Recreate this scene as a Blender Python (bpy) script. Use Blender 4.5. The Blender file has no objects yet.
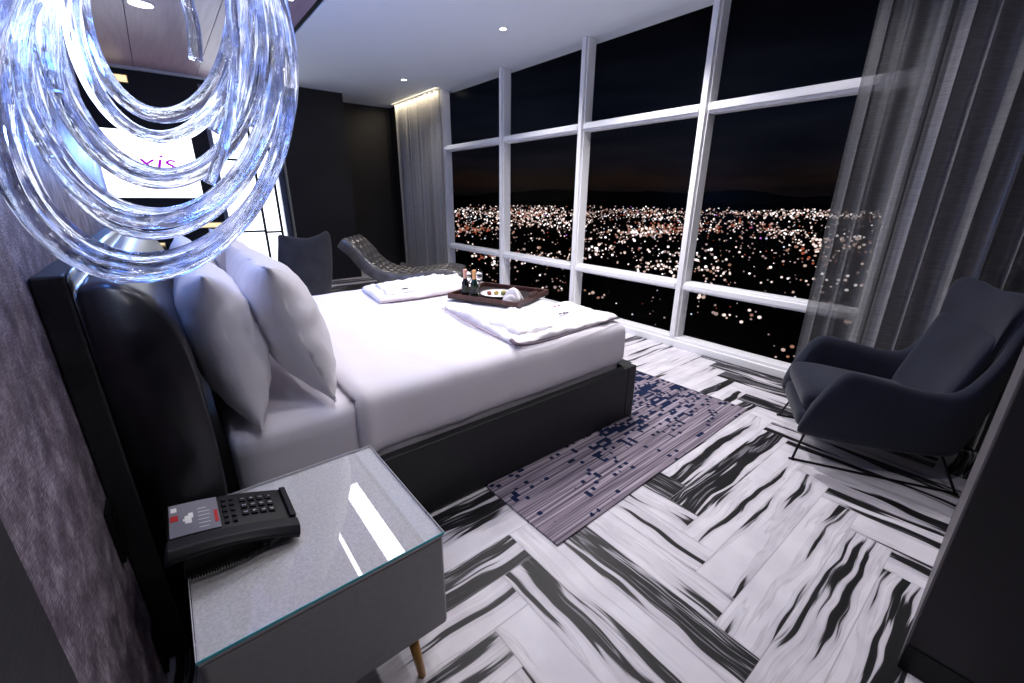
import bpy, bmesh, math, random
from mathutils import Vector, Matrix, noise
random.seed(7)
S = bpy.context.scene
COL = S.collection
PI = math.pi

# ------------------------------------------------------------------ camera
F_PX = 423.0
CAM_H = 1.45
cam_d = bpy.data.cameras.new('camera'); cam = bpy.data.objects.new('camera', cam_d); COL.objects.link(cam)
cam_d.sensor_width = 36.0; cam_d.lens = 36.0 * F_PX / 1024.0; cam_d.clip_start = 0.02; cam_d.clip_end = 60000

def _d(u, v):
    return Vector(((u - 512) / F_PX, -(v - 341.5) / F_PX, -1)).normalized()
_Y = _d(154, 194); _Z = -_d(504, 1580); _Z = (_Z - _Z.dot(_Y) * _Y).normalized(); _X = _Y.cross(_Z)
RM = Matrix((_X, _Y, _Z))
cam.matrix_world = Matrix.Translation((0, 0, CAM_H)) @ RM.to_4x4()
S.camera = cam

# ------------------------------------------------------------------ world, view
S.view_settings.view_transform = 'Standard'
S.view_settings.look = 'None'
S.view_settings.gamma = 1.0
S.view_settings.use_curve_mapping = False
S.view_settings.exposure = 0.35

W = bpy.data.worlds.new('night'); S.world = W; W.use_nodes = True
nt = W.node_tree; nt.nodes.clear()
def N(nt, t, **k):
    n = nt.nodes.new(t)
    for a, b in k.items(): setattr(n, a, b)
    return n
out = N(nt, 'ShaderNodeOutputWorld'); bg = N(nt, 'ShaderNodeBackground')
tc = N(nt, 'ShaderNodeTexCoord'); sep = N(nt, 'ShaderNodeSeparateXYZ')
nt.links.new(tc.outputs['Generated'], sep.inputs[0])
cr = N(nt, 'ShaderNodeValToRGB')
nt.links.new(sep.outputs['Z'], cr.inputs[0])
e = cr.color_ramp.elements
e[0].position = 0.0; e[0].color = (0.003, 0.0025, 0.003, 1)
e[1].position = 0.035; e[1].color = (0.0065, 0.004, 0.003, 1)
for p, c in ((0.075, (0.0035, 0.004, 0.0065, 1)), (0.16, (0.0022, 0.0034, 0.0075, 1)), (0.32, (0.0005, 0.0005, 0.001, 1)), (1, (0.0002, 0.0002, 0.0003, 1))):
    x = e.new(p); x.color = c
mp = N(nt, 'ShaderNodeMapping'); mp.inputs['Scale'].default_value = (2.0, 2.0, 14)
nz = N(nt, 'ShaderNodeTexNoise'); nz.inputs['Scale'].default_value = 2.2; nz.inputs['Detail'].default_value = 5
nt.links.new(tc.outputs['Generated'], mp.inputs[0]); nt.links.new(mp.outputs[0], nz.inputs['Vector'])
r2 = N(nt, 'ShaderNodeValToRGB'); r2.color_ramp.elements[0].position = .34; r2.color_ramp.elements[0].color = (.45, .45, .5, 1)
r2.color_ramp.elements[1].position = .68; r2.color_ramp.elements[1].color = (1.3, 1.1, 1.0, 1)
nt.links.new(nz.outputs[0], r2.inputs[0])
mx = N(nt, 'ShaderNodeMix', data_type='RGBA', blend_type='MULTIPLY'); mx.inputs[0].default_value = 1
nt.links.new(cr.outputs[0], mx.inputs[6]); nt.links.new(r2.outputs[0], mx.inputs[7])
nt.links.new(mx.outputs[2], bg.inputs[0]); bg.inputs[1].default_value = 1.0
nt.links.new(bg.outputs[0], out.inputs[0])

# ceiling height and main planes
CZ = 3.05; WX = 3.9

def light(name, kind, loc, power, color=(1, 1, 1), size=0.1, target=None, spot=None, blend=.6, size_y=None):
    l = bpy.data.lights.new(name, kind); l.energy = power; l.color = color
    if kind == 'AREA':
        l.size = size
        if size_y: l.shape = 'RECTANGLE'; l.size_y = size_y
    else:
        l.shadow_soft_size = size
    if kind == 'SPOT':
        l.spot_size = math.radians(spot or 120); l.spot_blend = blend
    o = bpy.data.objects.new(name, l); COL.objects.link(o); o.location = loc
    if target is not None:
        o.rotation_euler = (Vector(target) - Vector(loc)).to_track_quat('-Z', 'Y').to_euler()
    return o
# ceiling downlights (lamps of the room; the fixtures in view are built further down; the last is unseen fill added near the camera)
COOL = (1.0, 0.955, 0.985)
DOWN = [(3.07, 4.0), (3.165, 6.49), (0.24, 5.6), (3.07, 2.5), (3.05, 1.25), (2.0, 2.9), (1.1, 2.2), (0.65, 1.25), (.9, .15)]
DPOW = [80, 28, 25, 185, 46, 85, 38, 30, 33]
for (dx, dy), pw in zip(DOWN, DPOW):
    light('downlight_lamp', 'SPOT', (dx, dy, CZ - .03), pw, COOL, .05, (dx, dy, 0), 125, .8)

# ------------------------------------------------------------------ materials
def mat(name, color=(.5, .5, .5), rough=.5, metal=0.0, spec=.5, sheen=0, coat=0, emit=None, estr=0, trans=0, ior=1.45):
    m = bpy.data.materials.new(name); m.use_nodes = True
    b = m.node_tree.nodes['Principled BSDF']
    b.inputs['Base Color'].default_value = (*color, 1); b.inputs['Roughness'].default_value = rough
    b.inputs['Metallic'].default_value = metal; b.inputs['Specular IOR Level'].default_value = spec
    b.inputs['Sheen Weight'].default_value = sheen; b.inputs['Coat Weight'].default_value = coat
    b.inputs['Transmission Weight'].default_value = trans; b.inputs['IOR'].default_value = ior
    if emit: b.inputs['Emission Color'].default_value = (*emit, 1); b.inputs['Emission Strength'].default_value = estr
    return m
def bsdf(m): return m.node_tree.nodes['Principled BSDF']
def noisy(m, c1, c2, scale=(1, 1, 1), nscale=5, detail=4, lo=.35, hi=.65, bump=0, bdist=.01, coord='Object', rough=None):
    """colour noise between two tones plus a bump, in object space"""
    t = m.node_tree; b = bsdf(m)
    tc = N(t, 'ShaderNodeTexCoord'); mp = N(t, 'ShaderNodeMapping'); mp.inputs['Scale'].default_value = scale
    nz = N(t, 'ShaderNodeTexNoise'); nz.inputs['Scale'].default_value = nscale; nz.inputs['Detail'].default_value = detail
    t.links.new(tc.outputs[coord], mp.inputs[0]); t.links.new(mp.outputs[0], nz.inputs['Vector'])
    r = N(t, 'ShaderNodeValToRGB'); r.color_ramp.elements[0].position = lo; r.color_ramp.elements[0].color = (*c1, 1)
    r.color_ramp.elements[1].position = hi; r.color_ramp.elements[1].color = (*c2, 1)
    t.links.new(nz.outputs[0], r.inputs[0]); t.links.new(r.outputs[0], b.inputs['Base Color'])
    if bump:
        bp = N(t, 'ShaderNodeBump'); bp.inputs['Strength'].default_value = bump; bp.inputs['Distance'].default_value = bdist
        t.links.new(nz.outputs[0], bp.inputs['Height']); t.links.new(bp.outputs[0], b.inputs['Normal'])
    return m
M = {}
M['black_wall'] = noisy(mat('black_wall', rough=.55), (.010, .009, .010), (.014, .012, .014), nscale=2)
M['panel_dark'] = noisy(mat('panel_dark', rough=.6), (.012, .011, .013), (.024, .021, .025), scale=(.6, 8, 60), nscale=2, bump=.1)
M['grey_wall'] = mat('grey_wall', (.17, .155, .16), .5)
M['ceiling'] = mat('ceiling', (.80, .85, .92), .8)
M['mauve'] = noisy(mat('mauve', rough=.35), (.33, .235, .30), (.40, .29, .36), scale=(10, .6, 1), nscale=3)
M['white_frame'] = mat('white_frame', (.86, .86, .87), .4)
M['black'] = mat('black', (.005, .005, .006), .5, spec=.3)
M['black_gloss'] = mat('black_gloss', (.008, .008, .01), .15)
M['charcoal_plastic'] = mat('charcoal_plastic', (.008, .008, .011), .5, spec=.3)
M['leather'] = mat('leather', (.014, .0125, .016), .30)
M['frame_leather'] = noisy(mat('frame_leather', rough=.5), (.011, .0115, .013), (.018, .019, .021), nscale=90, bump=.2, bdist=.001)
M['linen'] = mat('linen', (.80, .77, .83), .75, sheen=.2)
M['pillow'] = noisy(mat('pillow', rough=.8, sheen=.1), (.74, .72, .76), (.78, .76, .80), scale=(3, 1, 1), nscale=3.0, detail=3, bump=.35, bdist=.03)
noisy(M['linen'], (.78, .75, .82), (.82, .79, .85), scale=(1, 1, 1), nscale=2.2, detail=4, bump=.35, bdist=.03)
M['robe'] = noisy(mat('robe', rough=.9, sheen=.3), (.83, .80, .84), (.88, .86, .88), nscale=14, detail=5, bump=.5, bdist=.012)
M['robe_piping'] = mat('robe_piping', (.16, .12, .15), .8)
M['velvet'] = noisy(mat('velvet', rough=.85, sheen=.15, spec=.2), (.009, .011, .022), (.014, .017, .032), nscale=6, bump=.08, bdist=.01)
M['velvet_black'] = noisy(mat('velvet_black', rough=.8, sheen=.2, spec=.2), (.032, .032, .040), (.046, .046, .056), nscale=6)
M['chaise'] = noisy(mat('chaise', rough=.26, spec=.9, coat=.3), (.10, .093, .09), (.15, .14, .135), nscale=9, bump=.1, bdist=.01)
M['brass'] = mat('brass', (.55, .33, .10), .3, metal=1)
M['leg_gold'] = mat('leg_gold', (.50, .27, .07), .35, metal=.7)
M['shagreen'] = noisy(mat('shagreen', rough=.55), (.62, .62, .63), (.78, .78, .79), nscale=140, detail=6, bump=.2, bdist=.001)
M['ns_side'] = noisy(mat('ns_side', rough=.55), (.35, .346, .346), (.38, .376, .376), nscale=50, bump=.1, bdist=.001)
M['silver_lip'] = mat('silver_lip', (.62, .62, .64), .35)
M['teal_edge'] = mat('teal_edge', (.03, .50, .58), .15, spec=.8)
M['tray'] = noisy(mat('tray', rough=.4), (.05, .016, .012), (.085, .03, .022), scale=(8, 1, 1), nscale=6)
M['china'] = mat('china', (.85, .85, .86), .2)
M['bottle'] = mat('bottle', (.004, .02, .008), .08, spec=.8)
M['bottle_dark'] = mat('bottle_dark', (.006, .007, .008), .08, spec=.8)
M['foil'] = mat('foil', (.75, .38, .16), .35, metal=.3)
M['foil_pink'] = mat('foil_pink', (.75, .42, .35), .35, metal=.3)
M['paper'] = mat('paper', (.75, .75, .74), .7)
M['red'] = mat('red', (.45, .02, .02), .5)
M['key_white'] = mat('key_white', (.6, .6, .62), .6)
M['magenta'] = mat('magenta', (.3, .01, .3), .6, emit=(.35, .0, .5), estr=.9)
M['screen'] = mat('screen', (.8, .8, .85), .3, emit=(.93, .94, 1), estr=2.2)
M['lit_glass'] = mat('lit_glass', (.8, .8, .85), .3, emit=(.86, .91, 1), estr=1.9)
M['lamp_glow'] = mat('lamp_glow', (1, 1, 1), .3, emit=(1, .97, .95), estr=14)
M['warm_glow'] = mat('warm_glow', (.8, .6, .35), .3, emit=(1, .80, .45), estr=.9)
M['warm_led'] = mat('warm_led', (.9, .8, .6), .3, emit=(1, .86, .62), estr=1.6)
M['food_red'] = mat('food_red', (.25, .05, .03), .5)
M['food_gold'] = mat('food_gold', (.35, .25, .04), .5)
M['food_green'] = mat('food_green', (.12, .13, .03), .5)
M['wine_glass'] = mat('wine_glass', (1, 1, 1), .02, trans=1)

# window glass: clear with a faint reflection
def glass_mat(name, fac=.04, tint=(1, 1, 1), rough=.01):
    m = bpy.data.materials.new(name); m.use_nodes = True; t = m.node_tree; t.nodes.clear()
    o = N(t, 'ShaderNodeOutputMaterial'); mx = N(t, 'ShaderNodeMixShader'); tr = N(t, 'ShaderNodeBsdfTransparent'); g = N(t, 'ShaderNodeBsdfGlossy')
    tr.inputs[0].default_value = (*tint, 1); g.inputs['Roughness'].default_value = rough
    mx.inputs[0].default_value = fac
    t.links.new(tr.outputs[0], mx.inputs[1]); t.links.new(g.outputs[0], mx.inputs[2]); t.links.new(mx.outputs[0], o.inputs[0])
    return m
M['pane'] = glass_mat('pane', .0015, rough=.3)
M['top_glass'] = glass_mat('top_glass', .12)

def sheer_mat(name, opacity, col, thread=.25):
    m = bpy.data.materials.new(name); m.use_nodes = True; t = m.node_tree; t.nodes.clear()
    o = N(t, 'ShaderNodeOutputMaterial'); mx = N(t, 'ShaderNodeMixShader'); tr = N(t, 'ShaderNodeBsdfTransparent')
    df = N(t, 'ShaderNodeBsdfDiffuse'); tl = N(t, 'ShaderNodeBsdfTranslucent'); m2 = N(t, 'ShaderNodeMixShader'); m2.inputs[0].default_value = .35
    gl = N(t, 'ShaderNodeBsdfGlossy'); gl.inputs['Roughness'].default_value = .42; gl.inputs[0].default_value = (*[min(1, c * 1.6) for c in col], 1)
    m3 = N(t, 'ShaderNodeMixShader'); m3.inputs[0].default_value = .15
    tc = N(t, 'ShaderNodeTexCoord'); mp = N(t, 'ShaderNodeMapping'); mp.inputs['Scale'].default_value = (12, 12, 260)
    nz = N(t, 'ShaderNodeTexNoise'); nz.inputs['Scale'].default_value = 1.0; nz.inputs['Detail'].default_value = 3
    t.links.new(tc.outputs['Object'], mp.inputs[0]); t.links.new(mp.outputs[0], nz.inputs['Vector'])
    r = N(t, 'ShaderNodeValToRGB'); r.color_ramp.elements[0].position = .35; r.color_ramp.elements[1].position = .68
    r.color_ramp.elements[0].color = (*[c * .78 for c in col], 1); r.color_ramp.elements[1].color = (*[min(1, c * 1.25) for c in col], 1)
    t.links.new(nz.outputs[0], r.inputs[0]); t.links.new(r.outputs[0], df.inputs[0]); t.links.new(r.outputs[0], tl.inputs[0])
    t.links.new(df.outputs[0], m2.inputs[1]); t.links.new(tl.outputs[0], m2.inputs[2])
    t.links.new(m2.outputs[0], m3.inputs[1]); t.links.new(gl.outputs[0], m3.inputs[2])
    lw = N(t, 'ShaderNodeLayerWeight'); lw.inputs[0].default_value = .35
    mr = N(t, 'ShaderNodeMapRange'); mr.inputs['To Min'].default_value = opacity; mr.inputs['To Max'].default_value = min(1, opacity + .35)
    t.links.new(lw.outputs['Facing'], mr.inputs['Value']); t.links.new(mr.outputs[0], mx.inputs[0])
    t.links.new(tr.outputs[0], mx.inputs[1]); t.links.new(m3.outputs[0], mx.inputs[2]); t.links.new(mx.outputs[0], o.inputs[0])
    return m
M['sheer'] = sheer_mat('sheer', .72, (.22, .22, .22))
M['drape'] = sheer_mat('drape', .95, (.34, .335, .335))
M['far_drape'] = sheer_mat('far_drape', .96, (.40, .39, .37))

# marble planks: veins run along each plank (UV = metres along / across, second UV = random number per plank)
def marble():
    m = mat('zebra_marble', rough=.42, spec=.22); t = m.node_tree; b = bsdf(m)
    uv = N(t, 'ShaderNodeUVMap', uv_map='UVMap'); rn = N(t, 'ShaderNodeUVMap', uv_map='rnd'); sp = N(t, 'ShaderNodeSeparateXYZ')
    t.links.new(rn.outputs[0], sp.inputs[0])
    # warp
    wn = N(t, 'ShaderNodeTexNoise'); wn.inputs['Scale'].default_value = 2.2; wn.inputs['Detail'].default_value = 2
    t.links.new(uv.outputs[0], wn.inputs['Vector'])
    sub = N(t, 'ShaderNodeVectorMath', operation='SUBTRACT'); sub.inputs[1].default_value = (.5, .5, .5)
    t.links.new(wn.outputs['Color'], sub.inputs[0])
    mul = N(t, 'ShaderNodeVectorMath', operation='MULTIPLY'); mul.inputs[1].default_value = (.10, .11, 0)
    t.links.new(sub.outputs[0], mul.inputs[0])
    add = N(t, 'ShaderNodeVectorMath', operation='ADD'); t.links.new(uv.outputs[0], add.inputs[0]); t.links.new(mul.outputs[0], add.inputs[1])
    def streak(sx, sy, detail, rough):
        mp = N(t, 'ShaderNodeMapping'); mp.inputs['Scale'].default_value = (sx, sy, 1)
        t.links.new(add.outputs[0], mp.inputs[0])
        n = N(t, 'ShaderNodeTexNoise'); n.inputs['Scale'].default_value = 1; n.inputs['Detail'].default_value = detail; n.inputs['Roughness'].default_value = rough
        t.links.new(mp.outputs[0], n.inputs['Vector']); return n
    big = streak(.75, 11, 2, .5); fine = streak(1.3, 38, 4, .55)
    # value = big*0.7 + fine*0.3 + bias
    a1 = N(t, 'ShaderNodeMath', operation='MULTIPLY'); a1.inputs[1].default_value = .74; t.links.new(big.outputs[0], a1.inputs[0])
    a2 = N(t, 'ShaderNodeMath', operation='MULTIPLY_ADD'); a2.inputs[1].default_value = .26; t.links.new(fine.outputs[0], a2.inputs[0]); t.links.new(a1.outputs[0], a2.inputs[2])
    a3 = N(t, 'ShaderNodeMath', operation='ADD'); t.links.new(a2.outputs[0], a3.inputs[0]); t.links.new(sp.outputs[0], a3.inputs[1])
    r = N(t, 'ShaderNodeValToRGB'); e = r.color_ramp.elements
    e[0].position = .0; e[0].color = (.74, .72, .76, 1); e[1].position = 1; e[1].color = (.03, .03, .032, 1)
    for p, c in ((.44, (.74, .72, .76)), (.455, (.56, .54, .57)), (.468, (.70, .68, .72)), (.515, (.58, .56, .60)), (.53, (.02, .02, .021)), (.60, (.010, .010, .011)), (.612, (.26, .25, .28)), (.625, (.014, .014, .016)), (.66, (.010, .010, .011)), (.675, (.55, .54, .58)), (.70, (.03, .03, .03))):
        x = e.new(p); x.color = (*c, 1)
    t.links.new(a3.outputs[0], r.inputs[0])
    # soft clouding on the white
    cl = N(t, 'ShaderNodeTexNoise'); cl.inputs['Scale'].default_value = 5; cl.inputs['Detail'].default_value = 5
    t.links.new(uv.outputs[0], cl.inputs['Vector'])
    r3 = N(t, 'ShaderNodeValToRGB'); r3.color_ramp.elements[0].position = .35; r3.color_ramp.elements[0].color = (.86, .85, .87, 1)
    r3.color_ramp.elements[1].position = .6; r3.color_ramp.elements[1].color = (1, 1, 1, 1)
    t.links.new(cl.outputs[0], r3.inputs[0])
    mm = N(t, 'ShaderNodeMix', data_type='RGBA', blend_type='MULTIPLY'); mm.inputs[0].default_value = 1
    t.links.new(r.outputs[0], mm.inputs[6]); t.links.new(r3.outputs[0], mm.inputs[7])
    t.links.new(mm.outputs[2], b.inputs['Base Color'])
    return m
M['marble'] = marble()
M['grout'] = mat('grout', (.55, .53, .56), .8)

def wallpaper():
    m = mat('wallpaper', rough=.6, spec=.4); t = m.node_tree; b = bsdf(m)
    tc = N(t, 'ShaderNodeTexCoord')
    def n(sc, d, v):
        mp = N(t, 'ShaderNodeMapping'); mp.inputs['Scale'].default_value = sc; t.links.new(tc.outputs['Object'], mp.inputs[0])
        x = N(t, 'ShaderNodeTexNoise'); x.inputs['Scale'].default_value = v; x.inputs['Detail'].default_value = d; t.links.new(mp.outputs[0], x.inputs['Vector']); return x
    a = n((1, 10, 120), 3, 4); c = n((1, 120, 9), 3, 4); d = n((1, 5, 5), 3, 3)
    s1 = N(t, 'ShaderNodeMath', operation='ADD'); t.links.new(a.outputs[0], s1.inputs[0]); t.links.new(c.outputs[0], s1.inputs[1])
    s2 = N(t, 'ShaderNodeMath', operation='ADD'); t.links.new(s1.outputs[0], s2.inputs[0]); t.links.new(d.outputs[0], s2.inputs[1])
    s3 = N(t, 'ShaderNodeMath', operation='DIVIDE'); s3.inputs[1].default_value = 3; t.links.new(s2.outputs[0], s3.inputs[0])
    r = N(t, 'ShaderNodeValToRGB'); e = r.color_ramp.elements
    e[0].position = .38; e[0].color = (.065, .050, .066, 1); e[1].position = .62; e[1].color = (.50, .43, .49, 1)
    x = e.new(.5); x.color = (.185, .148, .180, 1)
    t.links.new(s3.outputs[0], r.inputs[0]); t.links.new(r.outputs[0], b.inputs['Base Color'])
    bp = N(t, 'ShaderNodeBump'); bp.inputs['Strength'].default_value = .4; bp.inputs['Distance'].default_value = .004
    t.links.new(s3.outputs[0], bp.inputs['Height']); t.links.new(bp.outputs[0], b.inputs['Normal'])
    return m
M['wallpaper'] = wallpaper()

def rug_mat():
    m = mat('rug', rough=.95, spec=.1); t = m.node_tree; b = bsdf(m)
    tc = N(t, 'ShaderNodeTexCoord'); sp = N(t, 'ShaderNodeSeparateXYZ'); t.links.new(tc.outputs['Object'], sp.inputs[0])
    def n(sc, d):
        mp = N(t, 'ShaderNodeMapping'); mp.inputs['Scale'].default_value = sc; t.links.new(tc.outputs['Object'], mp.inputs[0])
        x = N(t, 'ShaderNodeTexNoise'); x.inputs['Scale'].default_value = 1; x.inputs['Detail'].default_value = d; t.links.new(mp.outputs[0], x.inputs['Vector']); return x
    stripes = n((1.2, 75, 1), 3)
    r = N(t, 'ShaderNodeValToRGB'); e = r.color_ramp.elements
    e[0].position = .36; e[0].color = (.085, .07, .095, 1); e[1].position = .66; e[1].color = (.42, .37, .43, 1)
    x = e.new(.5); x.color = (.22, .185, .225, 1)
    t.links.new(stripes.outputs[0], r.inputs[0])
    # blocks: voronoi cells stretched, thresholded, stronger toward far (bed) side
    def cell(sx, sy, thr, soft=.001):
        mp = N(t, 'ShaderNodeMapping'); mp.inputs['Scale'].default_value = (sx, sy, 1); t.links.new(tc.outputs['Object'], mp.inputs[0])
        fl = N(t, 'ShaderNodeVectorMath', operation='FLOOR'); t.links.new(mp.outputs[0], fl.inputs[0])
        wn = N(t, 'ShaderNodeTexWhiteNoise', noise_dimensions='2D'); t.links.new(fl.outputs[0], wn.inputs['Vector'])
        return wn
    c1 = cell(38, 42, 0); c2 = cell(9, 42, 0); big = n((2.2, 3.2, 1), 1)
    s = N(t, 'ShaderNodeMath', operation='MULTIPLY_ADD'); s.inputs[1].default_value = .50; t.links.new(c1.outputs['Value'], s.inputs[0])
    s0 = N(t, 'ShaderNodeMath', operation='MULTIPLY'); s0.inputs[1].default_value = .60; t.links.new(c2.outputs['Value'], s0.inputs[0]); t.links.new(s0.outputs[0], s.inputs[2])
    s2 = N(t, 'ShaderNodeMath', operation='MULTIPLY_ADD'); s2.inputs[1].default_value = .9; t.links.new(big.outputs[0], s2.inputs[0]); t.links.new(s.outputs[0], s2.inputs[2])
    # more blocks along the bed side of the rug
    s3 = N(t, 'ShaderNodeMath', operation='MULTIPLY_ADD'); s3.inputs[1].default_value = .40; t.links.new(sp.outputs['Y'], s3.inputs[0]); t.links.new(s2.outputs[0], s3.inputs[2])
    s4 = N(t, 'ShaderNodeMath', operation='MULTIPLY_ADD'); s4.inputs[1].default_value = .10; t.links.new(sp.outputs['X'], s4.inputs[0]); t.links.new(s3.outputs[0], s4.inputs[2])
    g = N(t, 'ShaderNodeMath', operation='GREATER_THAN'); g.inputs[1].default_value = 1.14; t.links.new(s4.outputs[0], g.inputs[0])
    mm = N(t, 'ShaderNodeMix', data_type='RGBA'); t.links.new(g.outputs[0], mm.inputs[0]); t.links.new(r.outputs[0], mm.inputs[6]); mm.inputs[7].default_value = (.010, .017, .05, 1)
    t.links.new(mm.outputs[2], b.inputs['Base Color'])
    return m
M['rug'] = rug_mat()

def crystal():
    """clear fluted glass rods, with streaks and sparkles of light painted in as emission"""
    m = bpy.data.materials.new('crystal'); m.use_nodes = True; t = m.node_tree; t.nodes.clear()
    o = N(t, 'ShaderNodeOutputMaterial'); uv = N(t, 'ShaderNodeUVMap', uv_map='UVMap')
    def n(sc, d, rough=.6):
        mp = N(t, 'ShaderNodeMapping'); mp.inputs['Scale'].default_value = sc; t.links.new(uv.outputs[0], mp.inputs[0])
        x = N(t, 'ShaderNodeTexNoise'); x.inputs['Scale'].default_value = 1; x.inputs['Detail'].default_value = d; x.inputs['Roughness'].default_value = rough
        t.links.new(mp.outputs[0], x.inputs['Vector']); return x
    st = n((7, 4.5, 1), 3); sp = n((26, 45, 1), 3); hue = n((3, 9, 1), 2)  # noise masks for the painted light streaks and sparkles
    # streak intensity
    r = N(t, 'ShaderNodeValToRGB'); e = r.color_ramp.elements
    e[0].position = .55; e[0].color = (0, 0, 0, 1); e[1].position = .63; e[1].color = (1, 1, 1, 1)
    x = e.new(.575); x.color = (.10, .10, .10, 1)
    t.links.new(st.outputs[0], r.inputs[0])
    r2 = N(t, 'ShaderNodeValToRGB'); r2.color_ramp.elements[0].position = .62; r2.color_ramp.elements[0].color = (0, 0, 0, 1); r2.color_ramp.elements[1].position = .70; r2.color_ramp.elements[1].color = (.7, .7, .7, 1)
    t.links.new(sp.outputs[0], r2.inputs[0])
    ad = N(t, 'ShaderNodeMath', operation='ADD'); t.links.new(r.outputs[0], ad.inputs[0]); t.links.new(r2.outputs[0], ad.inputs[1])
    ch = N(t, 'ShaderNodeValToRGB'); e = ch.color_ramp.elements
    e[0].position = .40; e[0].color = (.10, .22, .85, 1); e[1].position = .56; e[1].color = (.86, .88, 1, 1)
    x = e.new(.50); x.color = (.50, .58, 1, 1)
    t.links.new(hue.outputs[0], ch.inputs[0])
    em = N(t, 'ShaderNodeEmission'); t.links.new(ch.outputs[0], em.inputs[0])
    ms = N(t, 'ShaderNodeMath', operation='MULTIPLY'); ms.inputs[1].default_value = .95; t.links.new(ad.outputs[0], ms.inputs[0]); t.links.new(ms.outputs[0], em.inputs[1])
    g = N(t, 'ShaderNodeBsdfGlass'); g.inputs['Roughness'].default_value = .0; g.inputs[0].default_value = (.86, .88, .93, 1); g.inputs['IOR'].default_value = 1.45
    bp = N(t, 'ShaderNodeBump'); bp.inputs['Strength'].default_value = 1.0; bp.inputs['Distance'].default_value = .008
    t.links.new(st.outputs[0], bp.inputs['Height']); t.links.new(bp.outputs[0], g.inputs['Normal'])
    a = N(t, 'ShaderNodeAddShader'); t.links.new(em.outputs[0], a.inputs[0]); t.links.new(g.outputs[0], a.inputs[1])
    t.links.new(a.outputs[0], o.inputs[0])
    return m
M['crystal'] = crystal()

# ------------------------------------------------------------------ helpers
def tag(o, label=None, cat=None, group=None, kind=None):
    if label: o['label'] = label
    if cat: o['category'] = cat
    if group: o['group'] = group
    if kind: o['kind'] = kind
    return o
def thing(name, label, cat, loc=(0, 0, 0), rz=0, group=None, kind=None):
    o = bpy.data.objects.new(name, None); COL.objects.link(o); o.empty_display_size = .1
    o.location = loc; o.rotation_euler = (0, 0, rz)
    return tag(o, label, cat, group, kind)
def obj(name, bm, material, parent=None, smooth=False, sub=0, bevel=0, loc=None, auto=None):
    me = bpy.data.meshes.new(name); bmesh.ops.recalc_face_normals(bm, faces=bm.faces[:]); bm.to_mesh(me); bm.free()
    o = bpy.data.objects.new(name, me); COL.objects.link(o)
    for m_ in (material if isinstance(material, (list, tuple)) else [material]): me.materials.append(m_)
    if parent is not None: o.parent = parent
    if loc is not None: o.location = loc
    if smooth:
        for p in me.polygons: p.use_smooth = True
    if bevel:
        b = o.modifiers.new('bevel', 'BEVEL'); b.width = bevel; b.segments = 3; b.limit_method = 'ANGLE'; b.angle_limit = math.radians(40)
        for p in me.polygons: p.use_smooth = True
        b.harden_normals = True
    if sub:
        s = o.modifiers.new('subsurf', 'SUBSURF'); s.levels = sub; s.render_levels = sub
    return o
def struct(name, bm, material, parent=None, **k):
    o = obj(name, bm, material, parent, **k)
    if parent is None: o['kind'] = 'structure'
    return o
def box(bm, x0, x1, y0, y1, z0, z1, mt=None):
    if mt is None: mt = Matrix()
    c = [(x0, y0, z0), (x1, y0, z0), (x1, y1, z0), (x0, y1, z0), (x0, y0, z1), (x1, y0, z1), (x1, y1, z1), (x0, y1, z1)]
    v = [bm.verts.new(mt @ Vector(p)) for p in c]
    for f in ((3, 2, 1, 0), (4, 5, 6, 7), (0, 1, 5, 4), (1, 2, 6, 5), (2, 3, 7, 6), (3, 0, 4, 7)):
        bm.faces.new([v[i] for i in f])
    return bm
def B(*a, **k): return box(bmesh.new(), *a, **k)
def tube(bm, pts, r, seg=10, closed=False, uv=False, prof=None, uoff=0.0):
    """sweep a circle (radius r or list of radii) along pts; parallel-transport frame"""
    pts = [Vector(p) for p in pts]; n = len(pts)
    rad = r if isinstance(r, (list, tuple)) else [r] * n
    T = []
    for i in range(n):
        a = pts[(i - 1) % n] if (closed or i > 0) else pts[0]; b = pts[(i + 1) % n] if (closed or i < n - 1) else pts[-1]
        T.append((b - a).normalized())
    up = Vector((0, 0, 1)) if abs(T[0].z) < .9 else Vector((1, 0, 0))
    nn = (up - up.dot(T[0]) * T[0]).normalized()
    rings = []; L = [0]
    for i in range(1, n): L.append(L[-1] + (pts[i] - pts[i - 1]).length)
    for i in range(n):
        nn = (nn - nn.dot(T[i]) * T[i]).normalized(); bb = T[i].cross(nn)
        ring = []
        for k in range(seg):
            a = 2 * PI * k / seg; rr = rad[i] * (prof[k % len(prof)] if prof else 1)
            ring.append(bm.verts.new(pts[i] + nn * math.cos(a) * rr + bb * math.sin(a) * rr))
        rings.append(ring)
    lay = bm.loops.layers.uv.get('UVMap') or (bm.loops.layers.uv.new('UVMap') if uv else None)
    m = n if closed else n - 1
    for i in range(m):
        j = (i + 1) % n
        for k in range(seg):
            k2 = (k + 1) % seg
            f = bm.faces.new((rings[i][k], rings[i][k2], rings[j][k2], rings[j][k]))
            if uv:
                l1 = L[i]; l2 = L[j] if j > i else L[i] + (pts[j] - pts[i]).length
                for lp, (a_, b_) in zip(f.loops, ((k / seg, l1), (( k + 1) / seg, l1), ((k + 1) / seg, l2), (k / seg, l2))):
                    lp[lay].uv = (a_ + uoff, b_ + uoff)
    if not closed:
        bm.faces.new(rings[0][::-1]); bm.faces.new(rings[-1])
    return bm
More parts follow.
